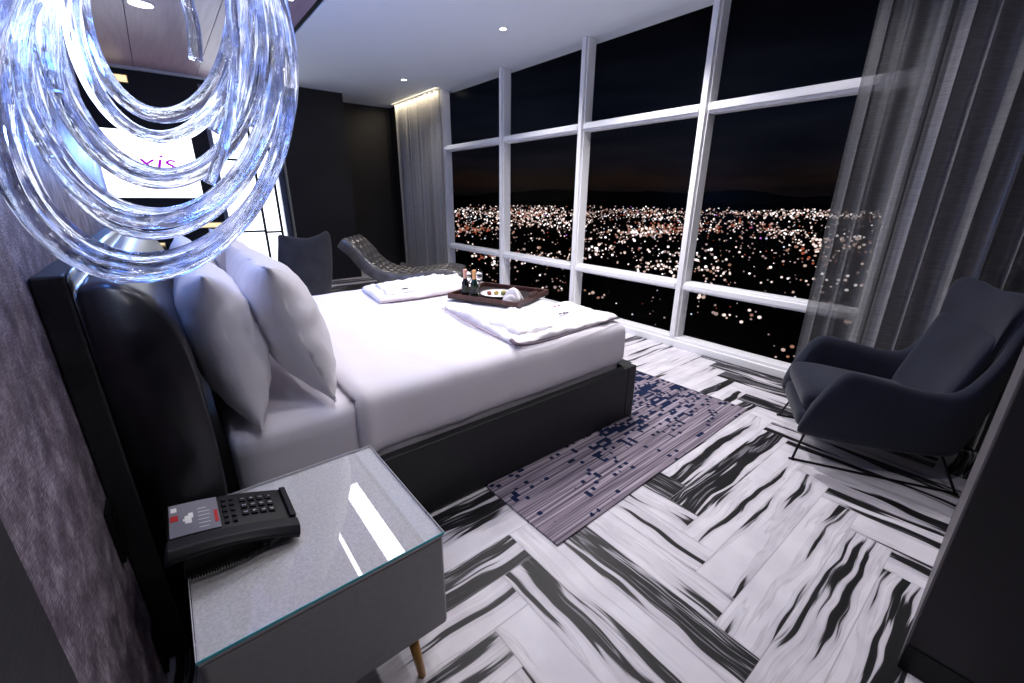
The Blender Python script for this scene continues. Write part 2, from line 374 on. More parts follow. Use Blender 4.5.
def lathe(bm, prof, c=(0, 0, 0), seg=24, mt=None):
    c = Vector(c); mt = mt or Matrix(); rings = []
    for r, z in prof:
        if r < 1e-5: rings.append([bm.verts.new(mt @ (c + Vector((0, 0, z))))])
        else: rings.append([bm.verts.new(mt @ (c + Vector((r * math.cos(2 * PI * k / seg), r * math.sin(2 * PI * k / seg), z)))) for k in range(seg)])
    for a, b in zip(rings, rings[1:]):
        for k in range(seg):
            k2 = (k + 1) % seg
            if len(a) == 1 and len(b) == 1: continue
            if len(a) == 1: bm.faces.new((a[0], b[k2], b[k]))
            elif len(b) == 1: bm.faces.new((a[k], a[k2], b[0]))
            else: bm.faces.new((a[k], a[k2], b[k2], b[k]))
    return bm
def grid_surface(bm, f, nu, nv, closed_u=False):
    V = [[bm.verts.new(f(i / (nu if closed_u else nu - 1), j / (nv - 1))) for j in range(nv)] for i in range(nu)]
    for i in range(nu if closed_u else nu - 1):
        for j in range(nv - 1):
            i2 = (i + 1) % nu
            bm.faces.new((V[i][j], V[i2][j], V[i2][j + 1], V[i][j + 1]))
    return V
def softbox(x0, x1, y0, y1, z0, z1, r, n=(12, 12, 6), crown=0, wr=0, ws=3.0, seed=0, skip=()):
    """rounded, subdivided box with optional crown on top and cloth wrinkles"""
    bm = bmesh.new(); vm = {}
    def pt(i, j, k):
        key = (i, j, k)
        if key in vm: return vm[key]
        def warp(t):  # denser near ends
            return .5 - .5 * math.cos(PI * t) if False else t
        p = Vector((x0 + (x1 - x0) * warp(i / n[0]), y0 + (y1 - y0) * warp(j / n[1]), z0 + (z1 - z0) * k / n[2]))
        q = Vector((min(max(p.x, x0 + r), x1 - r), min(max(p.y, y0 + r), y1 - r), min(max(p.z, z0 + r), z1 - r)))
        d = p - q
        if d.length > 1e-6:
            m_ = max(abs(d.x), abs(d.y), abs(d.z)); p = q + d.normalized() * m_
        if crown and k == n[2]:
            a = (i / n[0] * 2 - 1); b = (j / n[1] * 2 - 1); p.z += crown * (1 - a ** 4) * (1 - b ** 4)
        if wr:
            nv_ = noise.noise_vector(p * ws + Vector((seed, 0, 0))); p += Vector((nv_.x * .5, nv_.y * .5, nv_.z)) * wr
        vm[key] = bm.verts.new(p); return vm[key]
    def quad(*c):
        bm.faces.new([pt(*a) for a in c])
    nx, ny, nz_ = n
    for i in range(nx):
        for j in range(ny):
            if 'top' not in skip: quad((i, j, nz_), (i + 1, j, nz_), (i + 1, j + 1, nz_), (i, j + 1, nz_))
            if 'bottom' not in skip: quad((i, j, 0), (i, j + 1, 0), (i + 1, j + 1, 0), (i + 1, j, 0))
    for i in range(nx):
        for k in range(nz_):
            if 'y0' not in skip: quad((i, 0, k), (i + 1, 0, k), (i + 1, 0, k + 1), (i, 0, k + 1))
            if 'y1' not in skip: quad((i, ny, k), (i, ny, k + 1), (i + 1, ny, k + 1), (i + 1, ny, k))
    for j in range(ny):
        for k in range(nz_):
            if 'x0' not in skip: quad((0, j, k), (0, j, k + 1), (0, j + 1, k + 1), (0, j + 1, k))
            if 'x1' not in skip: quad((nx, j, k), (nx, j + 1, k), (nx, j + 1, k + 1), (nx, j, k + 1))
    return bm
def shift(bm, v):
    bmesh.ops.translate(bm, vec=Vector(v), verts=bm.verts[:]); return bm
def copy_tree(o, parent=None):
    c = o.copy(); COL.objects.link(c)
    if parent is not None: c.parent = parent
    for ch in [x for x in COL.objects if x.parent == o]: copy_tree(ch, c)
    return c
def text_mesh(s, size, extrude=.0005, shear=0):
    cu = bpy.data.curves.new('t', 'FONT'); cu.body = s; cu.size = size; cu.extrude = extrude; cu.align_x = 'CENTER'; cu.align_y = 'CENTER'; cu.shear = shear
    o = bpy.data.objects.new('t', cu); COL.objects.link(o)
    me = o.to_mesh(); bm = bmesh.new(); bm.from_mesh(me); o.to_mesh_clear(); bpy.data.objects.remove(o); bpy.data.curves.remove(cu)
    return bm
def catmull(P, n=8, closed=False):
    P = [Vector(p) for p in P]; out = []; m = len(P)
    for i in range(m if closed else m - 1):
        if closed: a, b, c, d = P[(i - 1) % m], P[i], P[(i + 1) % m], P[(i + 2) % m]
        else: a, b, c, d = P[max(i - 1, 0)], P[i], P[i + 1], P[min(i + 2, m - 1)]
        for k in range(n):
            t = k / n
            out.append(.5 * ((2 * b) + (c - a) * t + (2 * a - 5 * b + 4 * c - d) * t * t + (3 * b - a - 3 * c + d) * t ** 3))
    if not closed: out.append(P[-1])
    return out

# ================================================================== SETTING
# ---- floor: herringbone marble planks in one mesh
def make_floor():
    bm = bmesh.new(); uv = bm.loops.layers.uv.new('UVMap'); rn = bm.loops.layers.uv.new('rnd')
    w = .158; L = w * 7; ax, ay = 1.27, .25; g = .0012
    X0, X1, Y0, Y1 = -2.6, 4.15, -1.4, 9.0
    rs = random.Random(34)
    def plank(x0, x1, y0, y1, along_x):
        cx0, cx1, cy0, cy1 = max(x0 + g, X0), min(x1 - g, X1), max(y0 + g, Y0), min(y1 - g, Y1)
        if cx1 <= cx0 or cy1 <= cy0: return
        kind = rs.random()
        bias = rs.uniform(-.045, -.015) if kind < .34 else (rs.uniform(.03, .085) if kind < .60 else rs.uniform(-.10, -.05))
        ou, ov = rs.uniform(0, 50), rs.uniform(0, 50)
        vs = [bm.verts.new((x, y, 0)) for x, y in ((cx0, cy0), (cx1, cy0), (cx1, cy1), (cx0, cy1))]
        f = bm.faces.new(vs)
        for lp in f.loops:
            x, y = lp.vert.co.x, lp.vert.co.y
            lp[uv].uv = ((x - x0) + ou, (y - y0) + ov) if along_x else ((y - y0) + ou, (x - x0) + ov)
            lp[rn].uv = (bias, 0)
    for m in range(-6, 7):
        ox, oy = ax + m * L, ay - m * L
        for k in range(-70, 70):
            plank(ox + k * w, ox + k * w + L, oy + k * w, oy + (k + 1) * w, True)
            plank(ox + k * w, ox + (k + 1) * w, oy + (k + 1) * w, oy + (k + 1) * w + L, False)
    o = struct('floor', bm, M['marble'])
    for p in o.data.polygons:
        pass
    struct('trim_1', B(-2.6, 4.15, -1.4, 9.0, -.06, -.0015), M['grout'])
    return o
make_floor()

# ---- walls
HX = -.27; HE = 4.6
struct('wall_left', B(HX - .15, HX, -1.2, HE, 0, CZ), M['wallpaper'])
struct('wall_far_left', B(-2.5, .80, 8.3, 8.45, 0, CZ), M['black_wall'])
struct('wall_alcove', B(-2.6, -2.5, HE, 8.45, 0, CZ), M['black_wall'])
struct('wall_far_right', B(1.74, 2.76, 7.98, 8.69, 0, CZ), M['black_wall'])
struct('wall_far_recess', B(2.76, 4.15, 8.69, 8.85, 0, CZ), M['black_wall'])
struct('wall_far_header', B(.80, 1.74, 8.3, 8.45, 2.96, CZ), M['black_wall'])
# near right wall block (black end face, grey room face with dark baseboard)
wn = struct('wall_right', B(1.605, 2.72, -.9, -.04, 0, CZ), M['black_wall'], bevel=.004)
struct('baseboard_right', B(1.600, 1.604, -.9, -.0395, .003, .10), M['black'])
struct('trim_2', B(1.62, 2.72, -.0395, -.036, .0, CZ - .01), M['grey_wall'])
struct('wall_right_recess', B(2.72, 4.15, -.95, -.8, 0, CZ), M['black_wall'])
# dark wood jamb close to the camera at left
struct('trim_3', B(HX + .0005, HX + .03, -1.2, .765, 0, CZ), M['panel_dark'])

# ---- ceiling
struct('ceiling', B(1.49, 4.15, -1.4, 9.0, CZ, CZ + .1), M['ceiling'])
def mauve():
    bm = bmesh.new(); xs = [-2.6 + .68 * i for i in range(7)]
    xs = [x for x in xs if x < 1.44] + [1.44]
    for a, b in zip(xs, xs[1:]): box(bm, a + .003, b - .003, -1.4, 8.5, CZ, CZ + .08)
    return bm
struct('ceiling_panelled', mauve(), M['mauve'])
struct('trim_4', B(1.44, 1.49, -1.4, 8.3, CZ + .012, CZ + .09), M['black'])
struct('trim_5', B(-2.6, 1.44, 8.24, 8.3, CZ - .03, CZ), M['white_frame'])

# ---- window wall
def make_window():
    w = thing('window_1', None, None, (WX, 0, 0), kind='structure')
    ys = [8.25, 6.69, 5.11, 3.64, 2.20, .73, -.75]
    def frame_piece(name, a): obj(name, a, M['white_frame'], w, bevel=.006)
    for y in ys:
        bm = bmesh.new(); box(bm, 0, .12, y - .045, y + .045, .10, CZ)
        box(bm, -.03, .0, y - .028, y + .028, .10, CZ)
        frame_piece('mullion', bm)
    for z, h in ((2.19, .045), (.625, .045)):
        for y1, y0 in zip(ys, ys[1:]):
            bm = bmesh.new(); box(bm, 0.01, .11, y0 + .045, y1 - .045, z - h, z + h)
            box(bm, -.025, .01, y0 + .045, y1 - .045, z - h * .55, z + h * .55)
            frame_piece('transom', bm)
    frame_piece('sill', box(B(-.04, .14, -.8, 8.69, 0, .07), -.02, .12, -.8, 8.69, .07, .10))
    
    zz = [.10, .58, .67, 2.145, 2.235, CZ]
    for y1, y0 in zip(ys, ys[1:]):
        for a, b in ((0, 1), (2, 3), (4, 5)):
            obj('pane', B(.075, .081, y0 + .045, y1 - .045, zz[a], zz[b]), M['pane'], w)
make_window()
struct('wall_window_side', B(WX - .02, 4.15, 8.05, 8.69, .10, CZ), M['black_wall'])

# ---- outside: ground, mountains, city lights
TOWER = 110.0
M['land'] = mat('land', (.004, .004, .005), 1, spec=0)
M['ridge'] = noisy(mat('ridge', rough=1, spec=0), (.05, .03, .02), (.02, .02, .03), nscale=.0004)
gb = bmesh.new()
gv = [gb.verts.new(p) for p in ((30, -9000, -TOWER), (26000, -9000, -TOWER), (26000, 40000, -TOWER), (30, 40000, -TOWER))]
gb.faces.new(gv)
tag(obj('valley_floor', gb, M['land']), kind='structure')
def ridge():
    bm = bmesh.new(); n = 160; R = 15500; prev = None
    for i in range(n + 1):
        a = math.radians(-22 + 105 * i / n)
        h = 190 + 240 * noise.noise(Vector((i * .045, 3.1, 0))) + 110 * noise.noise(Vector((i * .17, 7.7, 0))) + 30 * noise.noise(Vector((i * .6, 1, 0)))
        cur = []
        for k, (dr, f) in enumerate(((-2500, 0), (-900, .55), (0, 1), (1800, .3))):
            hh = (h + 25 * noise.noise(Vector((i * .5, k * 2.0, 4)))) * f
            cur.append(bm.verts.new(((R + dr) * math.cos(a), (R + dr) * math.sin(a), -TOWER + max(0, hh + 60 * f))))
        if prev:
            for k in range(3): bm.faces.new((prev[k], cur[k], cur[k + 1], prev[k + 1]))
        prev = cur
    return bm
tag(obj('mountain_range', ridge(), M['ridge'], smooth=True), kind='structure')
LIGHTC = [((1, .80, .74), .85), ((1, .70, .60), .45), ((1, .92, .92), 1.3), ((1, .50, .34), .25), ((1, .22, .12), .28), ((.75, .82, 1), .7), ((.7, .2, 1), .6), ((1, .72, .68), .28)]
def city():
    bm = bmesh.new(); rs = random.Random(5); mats = []
    for i, (c, s) in enumerate(LIGHTC):
        m = bpy.data.materials.new('city_light'); m.use_nodes = True; t = m.node_tree; t.nodes.clear()
        o = N(t, 'ShaderNodeOutputMaterial'); em = N(t, 'ShaderNodeEmission'); em.inputs[0].default_value = (*c, 1); em.inputs[1].default_value = s
        t.links.new(em.outputs[0], o.inputs[0]); m.cycles.emission_sampling = 'NONE'; mats.append(m)
    wts = [24, 14, 8, 9, 7, 6, 1, 55]
    def lamp(az, dep, size, mi, flat=.9):
        d = TOWER / math.tan(math.radians(dep)); r = d * math.radians(size)
        x, y = d * math.cos(math.radians(az)), d * math.sin(math.radians(az))
        z = -TOWER + r + 1
        ring = []
        nn = 8
        ex = Vector((-math.sin(math.radians(az)), math.cos(math.radians(az)), 0)); ez = Vector((math.cos(math.radians(az)), math.sin(math.radians(az)), 0))
        c = Vector((x, y, z))
        # low polygon globe: two poles (near/far) and one 8-sided rim standing upright
        rim = [bm.verts.new(c + (ex * math.cos(2 * PI * k / nn) + Vector((0, 0, 1)) * math.sin(2 * PI * k / nn) * flat) * r) for k in range(nn)]
        p1 = bm.verts.new(c - ez * r * .8); p2 = bm.verts.new(c + ez * r * .8)
        for k in range(nn):
            f = bm.faces.new((rim[k], rim[(k + 1) % nn], p1)); f.material_index = mi
            f = bm.faces.new((rim[(k + 1) % nn], rim[k], p2)); f.material_index = mi
    def pick(): return rs.choices(range(8), wts)[0]
    # far dense belt
    for _ in range(4200):
        az = rs.uniform(-14, 78); dep = 1.1 + abs(rs.gauss(0, 1)) * 1.75
        nn_ = noise.noise(Vector((az * .09, dep * 1.5, 0)))
        if nn_ < -.02 and rs.random() < .72: continue
        lamp(az, dep, rs.uniform(.045, .10), pick())
    # bright streets and districts
    for _ in range(74):
        az0 = rs.uniform(-12, 76); dep0 = rs.choice([1.9, 2.3, 2.9, 3.6, 4.2, 5.0, 6.5, 7.5, 8.4]) + rs.uniform(-.2, .2)
        wid = rs.uniform(2, 7); nl = int(rs.uniform(16, 44)); tone = rs.choice([[0, 1, 2], [1, 3, 0], [0, 2, 7], [3, 4, 1]])
        for k in range(nl):
            s = rs.uniform(.06, .14) if dep0 < 4 else rs.uniform(.07, .19)
            lamp(az0 + rs.gauss(0, wid * .5), max(1.2, dep0 + rs.gauss(0, .12 + .05 * dep0)), s, rs.choice(tone))
    # nearer scattered lamps
    for _ in range(1100):
        az = rs.uniform(-14, 78); dep = 4 + abs(rs.gauss(0, 1)) * 5.5
        if dep > 32: continue
        if noise.noise(Vector((az * .12, dep * .35, 5))) < -.1 and rs.random() < .8: continue
        lamp(az, dep, rs.uniform(.05, .15), pick())
    for _ in range(22):
        az0 = rs.uniform(-10, 70); dep0 = rs.uniform(10, 20)
        for k in range(9): lamp(az0 + rs.gauss(0, 1.6), dep0 + rs.gauss(0, .35), rs.uniform(.10, .26), rs.choice([0, 1, 3, 7]))
    o = obj('city_lights', bm, mats)
    tag(o, 'thousands of blurred city lamps spread over the dark valley outside', 'city lights', kind='stuff')
city()

# ---- glazed, brightly lit door on the far wall
def far_door():
    d = thing('door_1', None, None, (0, 8.3, 0), kind='structure')
    obj('door_glass', B(.86, 1.66, .04, .06, .0, 2.92), M['lit_glass'], d)
    fr = bmesh.new(); box(fr, .80, .86, 0, .10, 0, 2.96); box(fr, 1.66, 1.735, -.06, .10, 0, 2.96); box(fr, .86, 1.66, 0, .1, 2.92, 2.96)
    obj('door_frame', fr, mat('steel_blue', (.20, .22, .28), .3, metal=.5), d)
    for x in (1.33, 1.58):
        obj('glazing_bar', B(x, x + .035, .0, .035, 0, 2.92), M['black'], d)
    for z in (.86, 1.95, .25): obj('glazing_bar', B(.86, 1.33, 0.002, .03, z, z + .03), M['black'], d)
    obj('door_handle', box(B(1.365, 1.58, .002, .03, .84, .87), .98, 1.12, -.05, .03, 1.00, 1.20), M['black'], d)
far_door()

# ================================================================== BED
BY0, BY1 = 1.53, 3.68; BX1 = 2.31
def make_bed():
    t = thing('bed_frame', 'black leather platform bed frame with tall upholstered headboard', 'bed', (1.1, 2.6, 0))
    L = Vector((-1.1, -2.6, 0))
    def P(name, bm, m, **k): return obj(name, shift(bm, L), m, t, **k)
    z0, z1 = .011, .385
    P('side_rail', B(.0, BX1 - .09, BY0, BY0 + .055, z0, z1), M['frame_leather'], bevel=.01)
    P('side_rail', B(.0, BX1 - .09, BY1 - .055, BY1, z0, z1), M['frame_leather'], bevel=.01)
    P('foot_rail', B(BX1 - .09, BX1, BY0, BY1, z0, z1), M['frame_leather'], bevel=.01)
    P('slat_base', B(0, BX1 - .09, BY0 + .055, BY1 - .055, .05, .27), M['black'])
    # headboard: slim back panel and a deep cushioned front, rounded along its top
    hy0, hy1 = 1.45, 3.90
    P('headboard_panel', B(HX + .002, -.205, hy0, hy1, .011, 1.265), M['frame_leather'], bevel=.008)
    bm = bmesh.new()
    # cushion profile in x-z, rounded top front
    prof = [(-.204, .02), (-.204, 1.18), (-.202, 1.212), (-.190, 1.228), (-.165, 1.234), (-.135, 1.232), (-.10, 1.215), (-.065, 1.18), (-.038, 1.135), (-.018, 1.07), (-.005, .96), (.0, .75), (-.004, .5), (-.012, .25), (-.02, .02)]
    prof = [(p.x, p.y) for p in catmull([(a, b, 0) for a, b in prof], 3)]
    ny = 40; V = []
    for j in range(ny + 1):
        t_ = j / ny; y = hy0 + .004 + (hy1 - hy0 - .008) * t_
        e_ = min(t_, 1 - t_) * (hy1 - hy0)      # distance to end
        s = 1 - .05 * max(0, 1 - e_ / .045) ** 2
        row = []
        for (x, z) in prof:
            px = -.204 + (x + .204) * s + .003 * math.sin(3 * y + z * 4); pz = .02 + (z - .02) * (1 - .012 * max(0, 1 - e_ / .05) ** 2)
            row.append(bm.verts.new((min(px, .0) if x > -.2 else px, y, pz)))
        V.append(row)
    for a, b in zip(V, V[1:]):
        for k in range(len(prof)):
            k2 = (k + 1) % len(prof); bm.faces.new((a[k], a[k2], b[k2], b[k]))
    bm.faces.new(V[0][::-1]); bm.faces.new(V[-1])
    P('headboard_cushion', bm, M['leather'], smooth=True)
make_bed()

MX0, MX1, MY0, MY1 = .035, 2.205, 1.592, 3.62
m_ = obj('mattress', softbox(MX0, MX1, MY0, MY1, .274, .655, .05, (30, 28, 8), wr=.006, ws=6), M['linen'], smooth=True)
tag(m_, 'thick mattress in a white fitted sheet on the black bed frame', 'mattress')
def duvet():
    bm = softbox(.44, MX1 + .045, MY0 - .022, MY1 + .018, .39, .688, .075, (72, 68, 12), wr=0, skip=('bottom', 'x0'))
    for v in bm.verts:
        p = v.co
        h = .010 * noise.noise(Vector((p.x * 2.3 + p.y, p.y * 2.9 - p.x, p.z * 2))) + .004 * noise.noise(Vector((p.x * 9, p.y * 5, p.z * 5)))
        # long soft creases across the top fold (near the pillows)
        f = math.exp(-((p.x - .62 - .12 * (p.y - 2.5)) / .045) ** 2) * .012 + math.exp(-((p.x - .86 + .22 * (p.y - 2.0)) / .04) ** 2) * .007 * max(0, 1 - abs(p.y - 1.9)) + math.exp(-((p.x - .50) / .03) ** 2) * .008
        out = Vector((0, 0, 0))
        if p.z > .60: out.z = 1
        if p.y < MY0 + .03: out.y = -1
        if p.x > MX1 - .03: out.x = 1
        if out.length > 0: out.normalize()
        v.co = p + out * (h * .8 + f + .004)
        
    o = obj('duvet', bm, M['linen'], smooth=True)
    s = o.modifiers.new('solid', 'SOLIDIFY'); s.thickness = .012; s.offset = -1
    tag(o, 'smooth white duvet tucked over the mattress', 'duvet')
duvet()

def pillow_mesh(a=.46, b=.26, t=.11, seed=0, nu=60, nv=44):
    """a: half width (local x), b: half height (local y), t: half thickness (local z)"""
    bm = bmesh.new(); top = {}; bot = {}
    for i in range(nu + 1):
        for j in range(nv + 1):
            u = -1 + 2 * i / nu; v = -1 + 2 * j / nv
            u = math.sin(u * PI / 2); v = math.sin(v * PI / 2)
            x = a * u * (1 - .07 * (1 - abs(v) ** 2) * abs(u)); y = b * v * (1 - .10 * (1 - abs(u) ** 2) * abs(v))
            h = t * ((1 - abs(u) ** 3.2) ** .55) * ((1 - abs(v) ** 2.6) ** .6)
            edge = min(1 - abs(u), 1 - abs(v))
            w = .012 * noise.noise(Vector((x * 6 + seed, y * 9, seed))) + .006 * noise.noise(Vector((x * 16 + seed, y * 22, seed)))   + .009 * max(0, .35 - edge) * math.sin(18 * (x if abs(v) > abs(u) else y) * 3 + seed + 3 * noise.noise(Vector((x * 9, y * 9, seed))))
            onedge = i in (0, nu) or j in (0, nv)
            if onedge:
                vtx = bm.verts.new((x, y, .01 * noise.noise(Vector((x * 8 + seed, y * 8, 1))))); top[i, j] = bot[i, j] = vtx
            else:
                top[i, j] = bm.verts.new((x, y, h + w)); bot[i, j] = bm.verts.new((x, y, -h * .85 + w * .5))
    for i in range(nu):
        for j in range(nv):
            for d, rev in ((top, 0), (bot, 1)):
                f = [d[i, j], d[i + 1, j], d[i + 1, j + 1], d[i, j + 1]]
                bm.faces.new(f[::-1] if rev else f)
    return bm
def pillow(y0, y1, xb, zb, height, lean, thick, seed, label, yaw=0, roll=0):
    """stands on its long edge, leaning back towards the headboard; lean = angle from vertical"""
    o = obj('pillow', pillow_mesh((y1 - y0) / 2, height / 2, thick, seed), M['pillow'], smooth=True)
    # local x -> world y ; local y -> up (leaning to -x) ; local z -> world +x
    up = Vector((-math.sin(lean), 0, math.cos(lean))); yy = Vector((0, 1, 0)); nrm = yy.cross(up)
    R_ = Matrix((yy, up, nrm)).transposed().to_4x4()
    o.matrix_world = Matrix.Translation(Vector((xb, (y0 + y1) / 2, zb)) + up * height / 2) @ Matrix.Rotation(yaw, 4, 'Z') @ R_ @ Matrix.Rotation(roll, 4, 'Z')
    tag(o, label, 'pillow', 'pillows leaning against the headboard')
    return o
pillow(1.570, 2.50, .132, .660, .56, .13, .135, 1.0, 'near white pillow resting directly against the black headboard')
pillow(1.60, 2.50, .400, .690, .57, .29, .138, 5.0, 'near front white pillow leaning on the pillow behind it', roll=.03)
pillow(2.64, 3.52, .135, .662, .56, .13, .13, 9.0, 'far white pillow against the headboard, mostly hidden under chandelier')
pillow(2.64, 3.50, .400, .700, .56, .29, .128, 13.0, 'far front white pillow, mostly hidden behind the near front one')

# ---- robes: folded cloth patches that lie on the bed
def patch(lo, hi, z, h, nu=40, nv=26, wr=.01, ws=7, seed=0, fold=None):
    """closed cloth slab between two boundary polylines (lo, hi) on the bed top"""
    A = catmull([(*p, 0) for p in lo], 10); Bc = catmull([(*p, 0) for p in hi], 10)
    def samp(C, t):
        x = t * (len(C) - 1); i = min(int(x), len(C) - 2); return C[i].lerp(C[i + 1], x - i)
    bm = bmesh.new(); T = []; Bo = []
    for i in range(nu + 1):
        rt = []; rb = []
        for j in range(nv + 1):
            u = i / nu; v = j / nv; p = samp(A, u).lerp(samp(Bc, u), v)
            eu = min(u, 1 - u) * nu / 2.2; ev = min(v, 1 - v) * nv / 2.2; e_ = min(1, eu, ev); prof = math.sqrt(max(0, 1 - (1 - e_) ** 2))
            n1 = noise.noise(Vector((p.x * ws + seed, p.y * ws, seed))); n2 = noise.noise(Vector((p.x * ws * 2.7, p.y * ws * 2.7, seed + 4)))
            hh = h * prof + prof * wr * (n1 + .4 * n2)
            if fold: hh += prof * fold(u, v)
            p2 = Vector((p.x + .008 * n1, p.y + .008 * n2, z + .002 + max(.002 * (e_ > 0), hh)))
            rt.append(bm.verts.new(p2))
            rb.append(bm.verts.new((p.x, p.y, z)) if 0 < i < nu and 0 < j < nv else None)
        T.append(rt); Bo.append(rb)
    for i in range(nu):
        for j in range(nv):
            bm.faces.new((T[i][j], T[i + 1][j], T[i + 1][j + 1], T[i][j + 1]))
            q = [Bo[a][b] or T[a][b] for a, b in ((i, j), (i, j + 1), (i + 1, j + 1), (i + 1, j))]
            bm.faces.new(q)
    return bm
def robe_a():
    t = thing('bathrobe', 'white bathrobe with grey piping spread near the foot corner of the bed', 'bathrobe', (1.8, 2.0, .704))
    L = (-1.8, -2.0, -.704); z = .704
    def fold(u, v): return .012 * math.exp(-((u - .30 - .1 * v) / .05) ** 2) + .010 * math.exp(-((u - .48 + .2 * v) / .04) ** 2)
    lo = [(1.44, 2.56), (1.40, 2.28), (1.37, 2.00), (1.34, 1.76), (1.33, 1.62)]
    hi = [(1.53, 2.62), (1.70, 2.16), (1.96, 2.17), (2.20, 2.05), (2.20, 1.63)]
    obj('robe_body', shift(patch(lo, hi, z, .020, 60, 50, .026, 9, 2, fold), L), M['robe'], t, smooth=True)
    # folded sleeve over the body
    lo = [(1.44, 2.12), (1.42, 1.88), (1.40, 1.68)]; hi = [(1.66, 2.08), (1.62, 1.90), (1.70, 1.72)]
    obj('sleeve', shift(patch(lo, hi, z + .016, .026, 34, 30, .022, 13, 7), L), M['robe'], t, smooth=True)
    # grey piping along the near hem
    pts = catmull([(2.18, 1.625, z + .016), (1.98, 1.608, z + .014), (1.72, 1.592, z + .006), (1.50, 1.585, z + .004), (1.38, 1.595, z + .008), (1.335, 1.625, z + .012), (1.345, 1.68, z + .014)], 8)
    bm = tube(bmesh.new(), pts, [.004 + .009 * (i / len(pts)) ** 2 for i in range(len(pts))], 8)
    obj('piping', shift(bm, L), M['robe_piping'], t, smooth=True)
    pts = catmull([(1.42, 2.56, z + .004), (1.385, 2.28, z + .006), (1.355, 2.00, z + .006), (1.33, 1.78, z + .010)], 8)
    obj('piping', shift(tube(bmesh.new(), pts, .0045, 8), L), mat('pale_piping', (.50, .40, .46), .8), t, smooth=True)
    # embroidered emblem
    e1 = text_mesh('robe', .05, .001, .3); e1.free()
    bm = bmesh.new()
    for k in range(5): box(bm, 1.885 + k * .018, 1.897 + k * .018, 1.86 + (k % 2) * .004, 1.875 + (k % 2) * .006, z + .030, z + .0335)
    obj('emblem', shift(bm, L), mat('emblem_grey', (.12, .10, .14), .7), t)
    bm = bmesh.new()
    for k in range(4): box(bm, 1.99 + k * .02, 2.004 + k * .02, 2.02 + (k % 2) * .01, 2.03 + (k % 2) * .014, z + .030, z + .0335)
    obj('emblem', shift(bm, L), mat('emblem_mauve', (.35, .12, .30), .7), t)
robe_a()
def robe_b():
    t = thing('bathrobe', 'white bathrobe folded flat on the far side of the bed', 'bathrobe', (1.7, 3.3, .704))
    L = (-1.7, -3.3, -.704); z = .704
    lo = [(1.13, 2.95), (1.40, 2.93), (1.70, 2.95), (1.95, 3.02)]; hi = [(1.20, 3.50), (1.55, 3.58), (1.90, 3.58), (2.17, 3.56)]
    obj('robe_body', shift(patch(lo, hi, z, .034, 50, 40, .022, 8, 12), L), M['robe'], t, smooth=True)
    lo = [(1.22, 3.02), (1.50, 3.03), (1.80, 3.10)]; hi = [(1.28, 3.42), (1.60, 3.50), (2.0, 3.52)]
    obj('folded_layer', shift(patch(lo, hi, z + .030, .026, 46, 36, .024, 10, 15), L), M['robe'], t, smooth=True)
    obj('emblem', shift(box(B(1.36, 1.385, 3.05, 3.07, z + .060, z + .0635), 1.39, 1.41, 3.055, 3.08, z + .060, z + .0635), L), mat('emblem_black', (.03, .03, .03), .7), t)
    pts = catmull([(1.12, 2.96, z + .010), (1.40, 2.922, z + .008), (1.70, 2.942, z + .008), (1.95, 3.01, z + .008)], 8)
    obj('piping', shift(tube(bmesh.new(), pts, .004, 8), L), mat('pale_piping', (.50, .40, .46), .8), t, smooth=True)
robe_b()

# ---- tray and what stands on it
TZ = .709
tray_c = Vector((1.955, 2.60, TZ)); tray_a = math.atan2(2.43 - 3.006, 2.319 - 2.085)   # short axis direction handled below
def make_tray():
    t = thing('serving_tray', 'dark brown wooden serving tray with raised rim on the duvet', 'tray', (tray_c.x, tray_c.y, TZ), tray_a)
    a, b = .305, .262      # half length (along local x), half width
    obj('tray_base', B(-a, a, -b, b, 0, .010), mat('tray_inside', (.02, .014, .014), .35), t, bevel=.003)
    rim = bmesh.new()
    for (x0, x1, y0, y1) in ((-a, a, -b, -b + .016), (-a, a, b - .016, b)): box(rim, x0, x1, y0, y1, .010, .042)
    obj('tray_rim', rim, M['tray'], t, bevel=.004)
    for s in (-1, 1):
        e_ = bmesh.new(); x0, x1 = (s * a - .016, s * a) if s > 0 else (-a, -a + .016)
        box(e_, x0, x1, -b + .016, b - .016, .010, .042)
        pts = catmull([(s * (a - .008), -.07, .042), (s * (a - .004), -.055, .062), (s * (a - .002), 0, .068), (s * (a - .004), .055, .062), (s * (a - .008), .07, .042)], 6)
        tube(e_, pts, .007, 8)
        obj('tray_handle', e_, M['tray'], t, bevel=.003)
make_tray()
TR = Matrix.Translation(tray_c) @ Matrix.Rotation(tray_a, 4, 'Z')
def on_tray(wx, wy): return (wx, wy, TZ + .011)
def bottle(x, y, glassm, foilm, label):
    t = thing('champagne_bottle', label, 'bottle', on_tray(x, y), group='small champagne bottles on the tray')
    obj('bottle_body', lathe(bmesh.new(), [(0, 0), (.026, 0), (.029, .004), (.029, .085), (.026, .105), (.016, .125), (.0125, .14), (.0125, .155), (0, .155)], seg=20), glassm, t, smooth=True)
    obj('foil', lathe(bmesh.new(), [(.0130, .128), (.0138, .14), (.0138, .176), (.0165, .18), (.0165, .198), (.013, .205), (0, .206)], seg=16), foilm, t, smooth=True)
    obj('bottle_label', lathe(bmesh.new(), [(.0296, .03), (.0296, .072)], seg=20), mat('bottle_label', (.08, .09, .08), .6), t, smooth=True)
bottle(1.735, 2.74, M['bottle_dark'], M['foil_pink'], 'left mini champagne bottle with pink foil on the tray')
bottle(1.770, 2.67, M['bottle'], M['foil'], 'right mini champagne bottle with orange foil on the tray')
